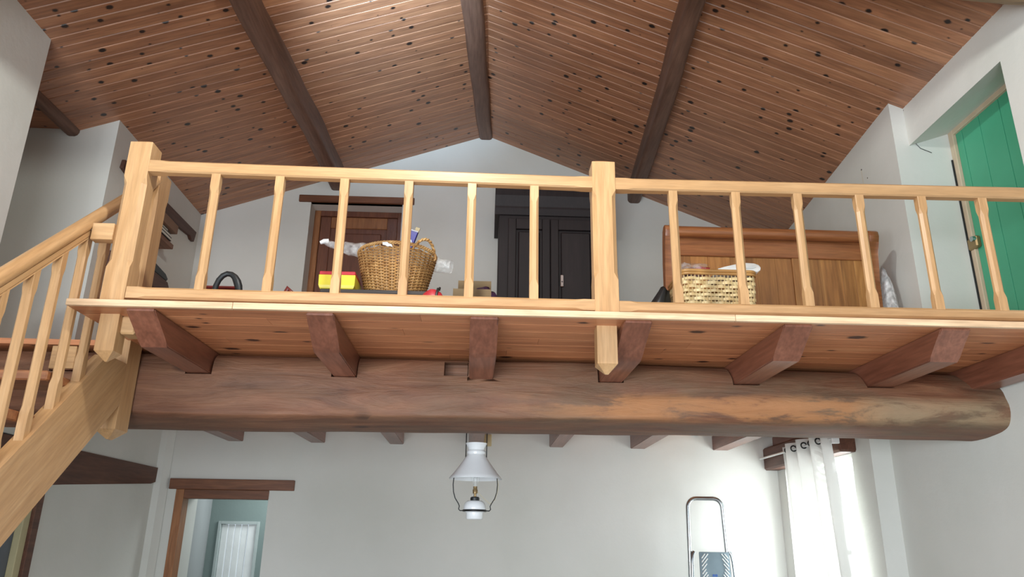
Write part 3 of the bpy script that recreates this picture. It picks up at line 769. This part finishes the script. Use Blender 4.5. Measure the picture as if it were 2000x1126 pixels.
# low bench with box and wicker basket
bench = thing('low_bench', 'low dark bench carrying the wicker basket behind the railing', 'bench', (-0.57, 3.72, FT))
for i in range(4):
    b = bm_new(); box(b, -0.83, -0.25, 3.54+i*0.115, 3.54+(i+1)*0.115-0.006, 2.752, 2.774, 0.003); part('slat', b, DARKB, bench)
for x in (-0.81, -0.31):
    b = bm_new(); box(b, x-0.02, x+0.02, 3.545, 3.98, 2.710, 2.752, 0.003); part('cross_rail', b, DARKB, bench)
    for yv in (3.57, 3.94):
        b = bm_new(); box(b, x-0.018, x+0.018, yv-0.018, yv+0.018, FT, 2.710, 0.003); part('leg', b, DARKB, bench)

yb = thing('storage_box', 'small yellow plastic box with a red lid on the dark bench', 'box', (-0.745, 3.65, 2.774))
b = bm_new(); L = []
for z, ins in ((2.775, 0.016), (2.786, 0.006), (2.80, 0.001), (2.853, 0.0)):
    L.append([(-0.835+ins, 3.56+ins, z), (-0.655-ins, 3.56+ins, z), (-0.655-ins, 3.76-ins, z), (-0.835+ins, 3.76-ins, z)])
rings(b, L); part('box_body', b, YELLOW, yb)
yb.location.x -= 0.012
b = bm_new(); box(b, -0.834, -0.656, 3.561, 3.759, 2.853, 2.873, 0.003); part('lid', b, RED, yb)

def wicker_basket():
    cx, cy, z0, z1 = -0.487, 3.735, 2.776, 3.026
    t = thing('wicker_basket', 'round wicker laundry basket with loop handles on the dark bench', 'basket', (cx, cy, z0))
    def R(u): return 0.138+0.062*(u**0.85)
    ns, nc = 36, 30
    for k in range(ns):
        a = 2*math.pi*k/ns; b = bm_new()
        tube(b, [(cx+(R(u)-0.0005)*math.cos(a), cy+(R(u)-0.0005)*math.sin(a), z0+0.01+u*(z1-z0-0.01)) for u in arc(6, 0, 1)], 0.0042, 6)
        part('stake', b, WICKL, t, 60)
    b = bm_new()
    for c in range(nc):
        u = (c+0.5)/nc*0.93+0.03; ph = (c % 2)*math.pi
        pts = []
        for k in range(ns*4):
            a = 2*math.pi*k/(ns*4)
            r = R(u)+0.0055*math.cos(a*ns/2+ph)
            pts.append((cx+r*math.cos(a), cy+r*math.sin(a), z0+0.012+u*(z1-z0-0.02)+0.001*noise.noise(Vector((a*4, c, 1)))))
        tube(b, pts, 0.0042 if c not in (16, 17) else 0.005, 5, True)
    part('weave', b, WICK, t, 80, kind='stuff')
    b = bm_new()
    for s in range(3):
        pts = []
        for k in range(150):
            a = 2*math.pi*k/150
            q = a*26+s*2.094
            pts.append((cx+(R(1)+0.006*math.cos(q))*math.cos(a), cy+(R(1)+0.006*math.cos(q))*math.sin(a), z1+0.006*math.sin(q)))
        tube(b, pts, 0.005, 6, True)
    part('rim', b, WICKL, t, 80)
    b = bm_new()
    for s in range(3):
        pts = []
        for k in range(110):
            a = 2*math.pi*k/110; q = a*20+s*2.094; r = R(0)+0.004
            pts.append((cx+(r+0.005*math.cos(q))*math.cos(a), cy+(r+0.005*math.cos(q))*math.sin(a), z0+0.009+0.005*math.sin(q)))
        tube(b, pts, 0.005, 6, True)
    part('base_braid', b, WICK, t, 80)
    b = bm_new(); lathe(b, [(R(0)-0.004, z0+0.004), (R(0)-0.004, z0+0.010)], cx, cy, 32); part('base', b, WICK, t)
    b = bm_new(); prism(b, [(-0.540, 3.020), (-0.537, 3.006), (-0.524, 3.004), (-0.512, 2.997), (-0.500, 3.000), (-0.487, 2.996), (-0.493, 3.010), (-0.508, 3.014), (-0.515, 3.022)], 'y', 3.522, 3.525)
    part('white_patch', b, WHITEP, t)  # small ragged white piece on the basket front below the rim
    for a0 in (-0.63, -0.63+math.pi):
        b = bm_new()
        for s in range(2):
            pts = []
            for k in range(41):
                u = k/40; a = a0+(u-0.5)*0.90; hgt = math.sin(math.pi*u)**0.7
                q = u*26+s*math.pi
                r = R(1)+0.004+0.004*math.cos(q)
                pts.append((cx+r*math.cos(a), cy+r*math.sin(a), z1-0.03+0.080*hgt+0.004*math.sin(q)))
            tube(b, pts, 0.0055, 6)
        part('handle', b, WICKL, t, 80)
wicker_basket()

# things in the basket
cb = thing('blue_carton', 'dark blue carton with white lettering standing in the wicker basket', 'box', (-0.385, 3.70, 2.82))
M1 = Matrix.Translation((-0.497, 3.70, 2.876)) @ Matrix.Rotation(math.radians(17), 4, 'Y')
b = bm_new(); box(b, -0.030, 0.030, -0.012, 0.012, 0, 0.292, 0.002); bmesh.ops.transform(b, matrix=M1, verts=b.verts[:]); part('carton', b, BLUEBOX, cb)
b = bm_new(); box(b, -0.031, 0.031, -0.013, 0.013, 0.292, 0.300, 0.002); bmesh.ops.transform(b, matrix=M1, verts=b.verts[:]); part('end_flap', b, plain('pale_grey_card', '#a9a9b4', 0.6), cb)
fc = bpy.data.curves.new('lettering', 'FONT'); fc.body = 'ID'; fc.size = 0.052; fc.extrude = 0.0006
tmp = bpy.data.objects.new('tmp', fc); col.objects.link(tmp)
dg = bpy.context.evaluated_depsgraph_get(); tme = bpy.data.meshes.new_from_object(tmp.evaluated_get(dg)); bpy.data.objects.remove(tmp)
b = bm_new(); b.from_mesh(tme)
bmesh.ops.transform(b, matrix=M1 @ Matrix(((0, -1, 0, 0.018), (0, 0, -1, -0.0124), (1, 0, 0, 0.195), (0, 0, 0, 1))), verts=b.verts[:])
part('lettering', b, WHITEP, cb)
b = bm_new(); box(b, -0.012, 0.012, -0.004, 0.004, 0, 0.34, 0.001)
bmesh.ops.transform(b, matrix=Matrix.Translation((-0.492, 3.735, 2.87)) @ Matrix.Rotation(math.radians(18), 4, 'Y'), verts=b.verts[:])
solo('wooden_slat', b, plain('beige_wood', '#a99a78', 0.7), 'thin beige wooden stick poking up beside the blue carton', 'stick', (-0.41, 3.735, 2.85))
# clear plastic sleeve lying across the basket
b = bm_new(); pts = []; rs = []
for i in range(29):
    u = i/28
    x = -0.905+u*0.70; z = 3.128-0.125*u**0.85
    pts.append((x, 3.80+0.02*math.sin(u*9), z))
    rs.append((0.010+0.03*min(1, u*4) - (0.004 if u > 0.94 else 0))*(1+0.14*noise.noise(Vector((u*14, 2, 5)))))
tube(b, pts, rs, 14)
for v in b.verts: v.co.z += noise.noise(v.co*45)*0.006
slv = solo('plastic_sleeve', b, CLEAR, 'long crumpled clear plastic sleeve lying across the wicker basket', 'plastic', (-0.56, 3.8, 3.03), None, 70)
b = bm_new(); tube(b, [(-0.915, 3.80, 3.118), (-0.895, 3.80, 3.127), (-0.87, 3.80, 3.132)], [0.010, 0.014, 0.011], 8)
part('sleeve_tip', b, plain('frosted_white_plastic', '#cfd3d4', 0.3), slv, 50)

# bamboo basket
def bamboo_basket():
    x0, x1, y0, y1, zb_, zt_ = 0.978, 1.352, 3.55, 3.84, FT+0.002, 2.905
    t = thing('bamboo_basket', 'square woven bamboo basket with a smooth rim in front of the bed', 'basket', ((x0+x1)/2, (y0+y1)/2, FT))
    rad = 0.03
    def perim(n):
        pts = []
        for cxx, cyy, a0 in ((x1-rad, y0+rad, -math.pi/2), (x1-rad, y1-rad, 0), (x0+rad, y1-rad, math.pi/2), (x0+rad, y0+rad, math.pi)):
            for a in arc(7, a0, a0+math.pi/2): pts.append(Vector((cxx+rad*math.cos(a), cyy+rad*math.sin(a), 0)))
        pts.append(pts[0].copy())
        d = [0]
        for p, q in zip(pts, pts[1:]): d.append(d[-1]+(q-p).length)
        out = []
        for i in range(n):
            s = d[-1]*i/n; k = max(j for j in range(len(d)-1) if d[j] <= s)
            out.append(pts[k].lerp(pts[k+1], (s-d[k])/max(1e-9, d[k+1]-d[k])))
        return out
    ns = 68
    P = perim(ns*4); cxy = Vector(((x0+x1)/2, (y0+y1)/2, 0))
    def nrm(i):
        tg = (P[(i+1) % len(P)]-P[i-1]).normalized(); n = Vector((tg.y, -tg.x, 0)); return n
    flare = lambda z: 1.0+0.05*((z-zb_)/(zt_-zb_))-0.05
    for k in range(ns):
        i = k*4; p = P[i]; b = bm_new()
        tube(b, [(cxy.x+(p.x-cxy.x)*flare(z), cxy.y+(p.y-cxy.y)*flare(z), z) for z in (zb_, (zb_+zt_)/2, zt_)], 0.0024, 5)
        part('stake', b, BAMB, t)
    nr = 15; hgt = (zt_-0.012-zb_)/nr
    for r in range(nr):
        b = bm_new(); zc0 = zb_+hgt*(r+0.5); La, Lb, Lc, Ld = [], [], [], []
        hh = hgt*(0.34+0.08*random.random())
        for i in range(len(P)):
            ph = math.pi*(i/8.0)+ (r % 2)*math.pi
            off = 0.0062*math.cos(ph); n = nrm(i); p = P[i]; s = flare(zc0)
            base = Vector((cxy.x+(p.x-cxy.x)*s, cxy.y+(p.y-cxy.y)*s, 0))+n*off
            wob = 0.0015*noise.noise(Vector((i*0.15, r, 0)))
            for Lx, dz, dn in ((La, -hh, 0), (Lb, hh, 0), (Lc, hh, -0.0018), (Ld, -hh, -0.0018)):
                q = base+n*dn; Lx.append((q.x, q.y, zc0+dz+wob))
        loops = list(zip(La, Lb, Lc, Ld)); V = [[b.verts.new(p) for p in l] for l in loops]
        for i in range(len(V)):
            a, c = V[i], V[(i+1) % len(V)]
            for k in range(4): b.faces.new((a[k], a[(k+1) % 4], c[(k+1) % 4], c[k]))
        part('weave_strip', b, BAMB, t, 50)
    for zz, rr in ((zt_+0.002, 0.0075), (zt_+0.017, 0.009)):
        b = bm_new(); tube(b, [(cxy.x+(p.x-cxy.x)*1.0+nrm(i).x*0.004, cxy.y+(p.y-cxy.y)+nrm(i).y*0.004, zz) for i, p in enumerate(P) if i % 2 == 0], rr, 8, True)
        part('rim', b, BAMBR, t, 60)
    b = bm_new(); box(b, x0+0.02, x1-0.02, y0+0.02, y1-0.02, zb_, zb_+0.008); part('base', b, BAMBR, t)
bamboo_basket()
def blob(cx, cy, cz, rx, ry, rz, amp, fr, seed, sub=3):
    b = bm_new(); bmesh.ops.create_icosphere(b, subdivisions=sub, radius=1)
    for v in b.verts:
        d = 1+amp*noise.noise(v.co*fr+Vector((seed, seed*2, 0)))+amp*0.5*noise.noise(v.co*fr*2.5+Vector((0, seed, 3)))
        v.co = Vector((cx+v.co.x*rx*d, cy+v.co.y*ry*d, cz+v.co.z*rz*d))
    return b
t = thing('plastic_bag', 'crinkled clear plastic bag of red things on top of the bamboo basket', 'bag', (1.06, 3.68, 2.92))
b = blob(1.060, 3.66, 2.955, 0.088, 0.085, 0.040, 0.35, 2.5, 3); part('film', b, CLEAR, t, 180)
b = blob(1.105, 3.65, 2.955, 0.050, 0.05, 0.022, 0.3, 2, 8, 2); part('contents', b, RED, t, 180)
b = blob(1.04, 3.65, 2.950, 0.035, 0.05, 0.020, 0.3, 2, 5, 2); part('contents', b, plain('faded_red', '#8a4a42', 0.6), t, 180)
b = bm_new(); L = []
path = [(1.165, 2.935), (1.20, 2.945), (1.25, 2.958), (1.31, 2.970), (1.355, 2.968), (1.372, 2.955), (1.362, 2.938), (1.32, 2.932), (1.25, 2.930), (1.17, 2.926)]
out = [(p[0], p[1]+0.006) for p in path[:5]]+[(1.378, 2.966), (1.387, 2.952), (1.384, 2.937), (1.368, 2.928)]+[(p[0], p[1]-0.007) for p in path[7:]]
prism(b, out, 'y', 3.56, 3.80, 0.002); 
c1 = thing('folded_cloth', 'white folded cloth lying over the corner of the bamboo basket', 'cloth', (1.27, 3.68, 2.93))
part('outer_fold', b, CLOTH, c1, 60)
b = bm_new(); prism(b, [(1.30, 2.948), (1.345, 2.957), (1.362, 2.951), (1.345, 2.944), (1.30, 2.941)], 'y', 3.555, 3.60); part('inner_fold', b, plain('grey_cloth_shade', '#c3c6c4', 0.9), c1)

# things on the gallery floor
b = blob(0.885, 3.70, 2.70, 0.07, 0.09, 0.128, 0.25, 1.6, 4); 
for v in b.verts:
    if v.co.z > 2.78: v.co.x = 0.91+(v.co.x-0.885)*0.55; v.co.z += 0.5*(v.co.z-2.78)+0.04
solo('black_bag', b, BLACK, 'black bag leaning on the left side of the bamboo basket', 'bag', (0.905, 3.7, FT), None, 180)
cx0 = thing('cardboard_box', 'open brown cardboard box on the floor left of the wardrobe', 'box', (-0.075, 3.66, FT))
CX0, CX1, CY0, CY1, CZ = -0.178, 0.012, 3.56, 3.78, 2.797
for nm, args in (('side_panel', (CX0, CX1, CY0, CY0+0.004, FT, CZ)), ('side_panel', (CX0, CX0+0.004, CY0+0.004, CY1, FT, CZ)), ('side_panel', (CX1-0.004, CX1, CY0+0.004, CY1, FT, CZ)), ('side_panel', (CX0+0.004, CX1-0.004, CY1-0.004, CY1, FT, CZ)), ('bottom_panel', (CX0+0.004, CX1-0.004, CY0+0.004, CY1-0.004, FT, FT+0.005)), ('flap', (CX0+0.015, CX1, CY1-0.004, CY1, CZ+0.001, 2.915))):
    b = bm_new(); box(b, *args); part(nm, b, CARD, cx0)
b = blob(-0.03, 3.70, 2.775, 0.075, 0.065, 0.075, 0.4, 3, 6)
solo('purple_bag', b, PURPLE, 'purple plastic bag stuffed into the open cardboard box', 'bag', (-0.04, 3.68, 2.72), None, 180)
b = blob(-0.086, 3.50, 2.70, 0.009, 0.009, 0.13, 0.5, 4, 2, 3)
solo('foil_roll', b, SILVER, 'narrow silvery crumpled roll standing before the cardboard box', 'roll', (-0.086, 3.5, FT), None, 180)
b = blob(-0.245, 3.555, 2.66, 0.06, 0.04, 0.095, 0.3, 2, 9, 3)
solo('teal_cloth', b, TEAL, 'bit of teal cloth between the red bag and the cardboard box', 'cloth', (-0.2, 3.52, FT), None, 180)
rb = thing('red_bag', 'round red bag with a black strap right of the wicker basket', 'bag', (-0.27, 3.42, FT))
b = blob(-0.268, 3.42, 2.658, 0.062, 0.05, 0.085, 0.08, 1.5, 1); part('bag_body', b, RED, rb, 180)
b = bm_new(); tube(b, [(-0.250, 3.372, 2.67), (-0.246, 3.378, 2.71), (-0.242, 3.395, 2.738), (-0.238, 3.43, 2.744), (-0.236, 3.44, 2.758)], 0.006, 6); part('strap', b, BLACK, rb, 60)
# vacuum cleaner with hose
vc = thing('vacuum_cleaner', 'vacuum cleaner with arched black hose on the floor by the left balusters', 'vacuum cleaner', (-1.3, 3.55, FT))
b = bm_new(); box(b, -1.42, -1.245, 3.58, 3.88, FT+0.03, 2.775, 0.03, 3); part('body', b, DRED, vc, 40)
b = bm_new(); box(b, -1.415, -1.25, 3.585, 3.875, 2.776, 2.79, 0.006); part('lid', b, DRED, vc)
b = bm_new()
pts = [(-1.325, 3.5, 2.62)]+[(-1.268-0.055*math.cos(a), 3.5, 2.755+0.085*math.sin(a)) for a in arc(14, 0.05, math.pi*0.93)]+[(-1.195, 3.5, 2.70), (-1.18, 3.5, 2.62)]
pts = [(-1.327, 3.5, 2.60), (-1.326, 3.5, 2.72), (-1.322, 3.5, 2.76), (-1.312, 3.5, 2.79), (-1.296, 3.5, 2.812), (-1.276, 3.5, 2.823), (-1.255, 3.5, 2.820), (-1.237, 3.5, 2.806), (-1.224, 3.5, 2.785), (-1.214, 3.5, 2.76), (-1.206, 3.5, 2.73), (-1.19, 3.5, 2.60)]
tube(b, pts, [0.0135]*7+[0.016, 0.0185, 0.0185, 0.015, 0.015], 14); part('hose', b, BLACK, vc, 60)
for yv in (3.62, 3.84):
    for xv in (-1.425, -1.24):
        b = bm_new(); tube(b, [(xv-0.008, yv, FT+0.04), (xv+0.008, yv, FT+0.04)], 0.04, 16); part('wheel', b, BLACK, vc, 40)
b = bm_new(); tube(b, [(-0.985, 3.5, FT+0.02), (-0.99, 3.5, 2.72), (-0.975, 3.5, 2.757), (-0.955, 3.5, 2.735), (-0.95, 3.5, FT+0.01)], 0.013, 10)
solo('brush_handle', b, DRED, 'dark red and black brush handle behind the second baluster', 'handle', (-0.97, 3.5, FT), None, 60)
# white plastic bag behind the bed end
b = blob(2.565, 4.50, 2.93, 0.045, 0.06, 0.36, 0.35, 2.2, 12, 3)
solo('white_bag', b, thin_clear('white_film', (0.92, 0.93, 0.93, 1), 25, 0.6, 0.3), 'crumpled white plastic bag squeezed between bed and white wall', 'bag', (2.565, 4.5, FT), None, 180)

# shelves on the left loft wall
XL = -2.81
b = bm_new(); prism(b, [(5.19, 4.24), (5.32, 4.225), (6.30, 4.235), (6.56, 4.262), (6.60, 4.235), (6.66, 4.235), (6.69, 4.345), (5.205, 4.315)], 'x', XL, XL+0.03, 0.003)
solo('wall_plank', b, SHELF, 'long dark plank with notched end fixed high on the loft side wall', 'plank', (XL, 5.9, 4.25))
sh = thing('book_shelf', 'short brown shelf on the loft side wall holding a few flat books', 'shelf', (XL, 5.9, 3.88))
b = bm_new(); box(b, XL, XL+0.16, 5.35, 5.96, 3.885, 3.925, 0.003); part('shelf_board', b, wood('brown_shelf', '#6b4a38', '#7d5843', '#8b664f', 'y', 0.6, var=0.05), sh)
b = bm_new(); box(b, XL, XL+0.03, 5.4, 5.9, 3.82, 3.885, 0.003); part('bracket', b, SHELF, sh)
zz = 3.926
for lb, m, x1, y1, th in (('black book lying lowest in the shelf stack', BOOKD, 0.17, 5.88, 0.03), ('thick book with pale page edges in the shelf stack', PAPER, 0.165, 5.86, 0.028), ('grey book under the cardboard carton on the shelf', plain('grey_book', '#6c6a66', 0.6), 0.15, 5.84, 0.03)):
    t = thing('book', lb, 'book', (XL+0.08, 5.7, zz), 'books on the loft side wall shelf')
    b = bm_new(); box(b, XL+0.012, XL+x1-0.004, 5.52, y1-0.003, zz+0.004, zz+th-0.004); part('pages', b, PAPER, t)
    b = bm_new(); box(b, XL+0.01, XL+x1, 5.515, y1, zz, zz+0.004); box(b, XL+0.01, XL+x1, 5.515, y1, zz+th-0.004, zz+th); part('cover', b, m if m is not PAPER else BOOKD, t)
    zz += th+0.001
b = bm_new(); box(b, XL+0.02, XL+0.18, 5.55, 5.95, zz, zz+0.075, 0.003); solo('carton', b, BOOKB, 'brown carton lying on top of the shelf books', 'box', (XL+0.1, 5.7, zz))
sh2 = thing('low_shelf', 'lower dark brown shelf with angled end on the loft side wall', 'shelf', (XL, 5.75, 3.5))
b = bm_new(); prism(b, [(5.2, 3.46), (5.86, 3.46), (5.93, 3.50), (5.94, 3.54), (5.90, 3.575), (5.2, 3.575)], 'x', XL, XL+0.19, 0.003); part('shelf_board', b, SHELF, sh2)
b = bm_new(); box(b, XL, XL+0.03, 5.3, 5.8, 3.38, 3.46, 0.003); part('bracket', b, SHELF, sh2)
b = bm_new(); prism(b, [(5.45, 3.576), (5.88, 3.576), (5.90, 3.60), (5.84, 3.63), (5.70, 3.63), (5.62, 3.65), (5.45, 3.65)], 'x', XL+0.04, XL+0.19, 0.006)
solo('black_case', b, BLACK, 'black case lying on the lower loft wall shelf', 'case', (XL+0.11, 5.7, 3.576))

# fittings on walls
b = bm_new(); box(b, 2.692, 2.735, 4.735, 4.83, 4.095, 4.225, 0.006); 
jb = thing('junction_box', 'beige junction box high on the white loft wall', 'junction box', (2.71, 4.78, 4.1)); part('cover', b, BEIGE, jb)
for yv, zv in ((4.75, 4.11), (4.815, 4.21)):
    b = bm_new(); tube(b, [(2.688, yv, zv), (2.694, yv, zv)], 0.006, 10); part('screw', b, CHROME, jb)
b = bm_new(); box(b, -0.021, 0.058, YB-0.012, YB, 2.412, 2.517, 0.003); bp = thing('blank_plate', 'beige square plate on the lower wall beside the lamp joist', 'wall plate', (0.02, YB-0.006, 2.41)); part('plate', b, BEIGE, bp)
b = bm_new(); tube(b, [(2.76, 4.316, 4.40), (2.775, 4.314, 4.33), (2.77, 4.314, 4.25), (2.785, 4.314, 4.17), (2.83, 4.314, 4.11), (2.90, 4.314, 4.08)], 0.0022, 5)
solo('thin_cable', b, DKMET, 'thin cable hanging down the door reveal near the ceiling', 'cable', (2.78, 4.31, 4.2))
for p in ((-2.81, 5.66, 1.60), (-2.81, 5.94, 1.37)):
    pass

# ------------------------------------------------------------------ hanging porcelain lamp
LX, LY = -0.054, 4.90
lp = thing('hanging_lamp', 'white porcelain oil-style lamp hanging below the big log', 'lamp', (LX, LY, 1.735))
b = bm_new(); lathe(b, [(0.168, 1.980), (0.166, 1.986), (0.150, 2.004), (0.100, 2.068), (0.058, 2.128), (0.056, 2.134), (0.060, 2.142), (0.060, 2.152), (0.052, 2.160), (0.055, 2.172), (0.066, 2.196), (0.068, 2.203), (0.065, 2.203), (0.050, 2.172), (0.048, 2.160), (0.052, 2.130), (0.096, 2.066), (0.147, 1.999), (0.164, 1.979)], LX, LY, 48, False)
part('lamp_shade', b, CERAM, lp, 50)
b = bm_new(); lathe(b, [(0.0, 1.736), (0.046, 1.736), (0.052, 1.742), (0.053, 1.775), (0.066, 1.783), (0.070, 1.800), (0.068, 1.818), (0.060, 1.838), (0.045, 1.848), (0.0, 1.85)], LX, LY, 40, False); rs_ = part('reservoir', b, CERAM, lp, 50)
b = bm_new(); tube(b, [(LX+0.0715*math.cos(a), LY+0.0715*math.sin(a), 1.788) for a in arc(41, 0, 2*math.pi)[:-1]], 0.0065, 8, True); part('holder_ring', b, DKMET, lp, 60)
for s in (-1, 1):
    b = bm_new(); tube(b, [(LX+s*r, LY, z) for r, z in ((0.072, 1.788), (0.092, 1.788), (0.100, 1.797), (0.096, 1.815), (0.104, 1.832), (0.124, 1.862), (0.136, 1.90), (0.140, 1.945), (0.137, 1.985), (0.125, 2.02), (0.09, 2.066), (0.066, 2.11), (0.066, 2.20), (0.066, JB-0.002))], 0.0033, 8); part('wire_frame', b, DKMET, lp, 60)
b = bm_new(); lathe(b, [(0.0, 1.849), (0.029, 1.849), (0.029, 1.866), (0.022, 1.872), (0.0, 1.873)], LX, LY, 24, False); part('burner', b, BLACK, lp, 40)
b = bm_new(); lathe(b, [(0.008, 1.872), (0.008, 1.890), (0.015, 1.892), (0.016, 1.914), (0.013, 1.918), (0.013, 1.935), (0.0, 1.936)], LX, LY, 20, False); part('bulb_socket', b, BRASS, lp, 40)
b = bm_new(); lathe(b, [(0.012, 1.933), (0.013, 1.945), (0.022, 1.965), (0.029, 1.99), (0.029, 2.005), (0.02, 2.025), (0.0, 2.032)], LX, LY, 24, False); bu = part('bulb', b, BULB, lp, 60)
b = bm_new(); tube(b, [(LX-0.008, LY, 1.94), (LX-0.010, LY, 1.985), (LX-0.004, LY, 1.992), (LX+0.004, LY, 1.985), (LX+0.010, LY, 1.992), (LX+0.008, LY, 1.94)], 0.0009, 5); part('filament', b, DKMET, bu)
b = bm_new(); tube(b, [(LX+0.014, LY, 1.905), (LX+0.05, LY, 1.868), (LX+0.095, LY, 1.83), (LX+0.126, LY, 1.855), (LX+0.142, LY, 1.91), (LX+0.144, LY, 1.95), (LX+0.138, LY, 1.99)], 0.0025, 6); part('cable', b, plain('cream_cable', '#c9c0a8', 0.5), lp, 60)

# ------------------------------------------------------------------ step ladder
sl = thing('step_ladder', 'aluminium step ladder with grey platform leaning on the lower wall', 'ladder', (1.9, 6.45, 0))
def hoop(x0, x1, ztop, rad, y_top, y_bot, dx):
    pts = []
    def yy_(z): return y_bot+(y_top-y_bot)*z/ztop
    pts.append((x0-dx, yy_(0.0), 0.0)); 
    for z in (0.5, 1.0, 1.4): pts.append((x0-dx*(1-z/(ztop-rad)), yy_(z), z))
    for a in arc(7, math.pi, math.pi/2): pts.append((x0+rad+rad*math.cos(a), yy_(ztop), ztop-rad+rad*math.sin(a)))
    for a in arc(7, math.pi/2, 0): pts.append((x1-rad+rad*math.cos(a), yy_(ztop), ztop-rad+rad*math.sin(a)))
    for z in (1.4, 1.0, 0.5): pts.append((x1+dx*1.0*(1-z/(ztop-rad)), yy_(z), z))
    pts.append((x1+dx*1.0, yy_(0.0), 0.0))
    return pts
b = bm_new(); tube(b, hoop(1.728, 2.022, 1.982, 0.075, 6.56, 6.50, 0.05), 0.018, 12); part('front_frame', b, CHROME, sl, 60)
for s, xt, xb in ((-1, 1.745, 1.69), (1, 2.055, 2.11)):
    b = bm_new(); tube(b, [(xt-s*0.008, 6.535, 1.555), (xt+s*0.008, 6.53, 1.53), (xt+s*0.016, 6.525, 1.48), (xt+s*0.022, 6.52, 1.36), (xb, 6.62, 0.0)], 0.015, 10); part('rear_leg', b, CHROME, sl, 60)
b = bm_new(); box(b, 1.775, 2.025, 6.46, 6.485, 1.22, 1.555, 0.01, 2); pf = part('platform', b, GREYPL, sl, 40)
for s in (-1, 1):
    for i in range(10):
        zs = 1.235+i*0.03; d = min(0.075, (1.54-zs)/1.2, 0.03+0.045*abs(zs-1.38)/0.15)
        if d < 0.012: continue
        b = bm_new(); tube(b, [(1.90+s*0.110, 6.457, zs), (1.90+s*(0.110-d), 6.457, zs+d*1.2)], 0.0048, 6); part('ridge', b, WHITEP, pf)
for s in (-1, 1):
    b = bm_new(); lathe(b, [(0.010, 0), (0.010, 0.003)], 0, 0, 12); bmesh.ops.rotate(b, verts=b.verts[:], matrix=Matrix.Rotation(math.pi/2, 3, 'X')); bmesh.ops.translate(b, verts=b.verts[:], vec=(1.893+s*0.011, 6.460, 1.375)); part('emblem', b, plain('blue_emblem', '#3d62a8', 0.4), pf)
for zz in (0.35, 0.68, 1.0):
    b = bm_new(); box(b, 1.70+0.02*zz, 2.05-0.0*zz, 6.44, 6.54, zz, zz+0.025, 0.004); part('step', b, CHROME, sl)

# ------------------------------------------------------------------ curtain on its rod
cr = thing('curtain_rod', 'thin white curtain rod above the lower side window', 'curtain rod', (2.47, 6.0, 2.36))
b = bm_new(); tube(b, [(2.47, 6.79, 2.345), (2.47, 5.30, 2.338)], 0.009, 10); part('rod', b, WHITEP, cr, 60)
b = bm_new(); box(b, 2.455, 2.62, 5.305, 5.325, 2.30, 2.37, 0.004); part('bracket', b, WHITEP, cr)
ct = thing('curtain', 'sheer white embroidered curtain with dark eyelets at the lower window', 'curtain', (2.47, 5.8, 0.05))
b = bm_new(); ny, nz_ = 150, 26; V = []
for j in range(nz_+1):
    z = 2.385-(2.385-0.06)*(j/nz_)
    dzz = 2.385-z; row = []
    for i in range(ny+1):
        u = i/ny
        yv = 6.24-0.12*dzz-u*(0.88+0.03*dzz)
        amp = 0.045+0.010*dzz
        ph = u*math.pi*2*4+0.35*math.sin(u*7+dzz)
        xv = 2.47+amp*math.sin(ph)-0.015*dzz
        yv += 0.018*math.sin(ph*0.5+1.3)
        row.append(b.verts.new((xv, yv, z+0.012*math.sin(u*3.0))))
    V.append(row)
for j in range(nz_):
    for i in range(ny): b.faces.new((V[j][i], V[j][i+1], V[j+1][i+1], V[j+1][i]))
part('fabric', b, SHEER, ct, 180)
for k in range(1, 8):
    u = k/8-0.35*math.sin(k/8*7)/(8*math.pi); ph = k*math.pi
    yv = 6.24-u*0.88+0.018*math.sin(ph*0.5+1.3)-0.016
    b = bm_new(); tube(b, [(2.458+0.021*math.cos(a), yv, 2.345+0.021*math.sin(a)) for a in arc(21, 0, 2*math.pi)[:-1]], 0.0055, 8, True); part('eyelet', b, DKMET, ct, 60)
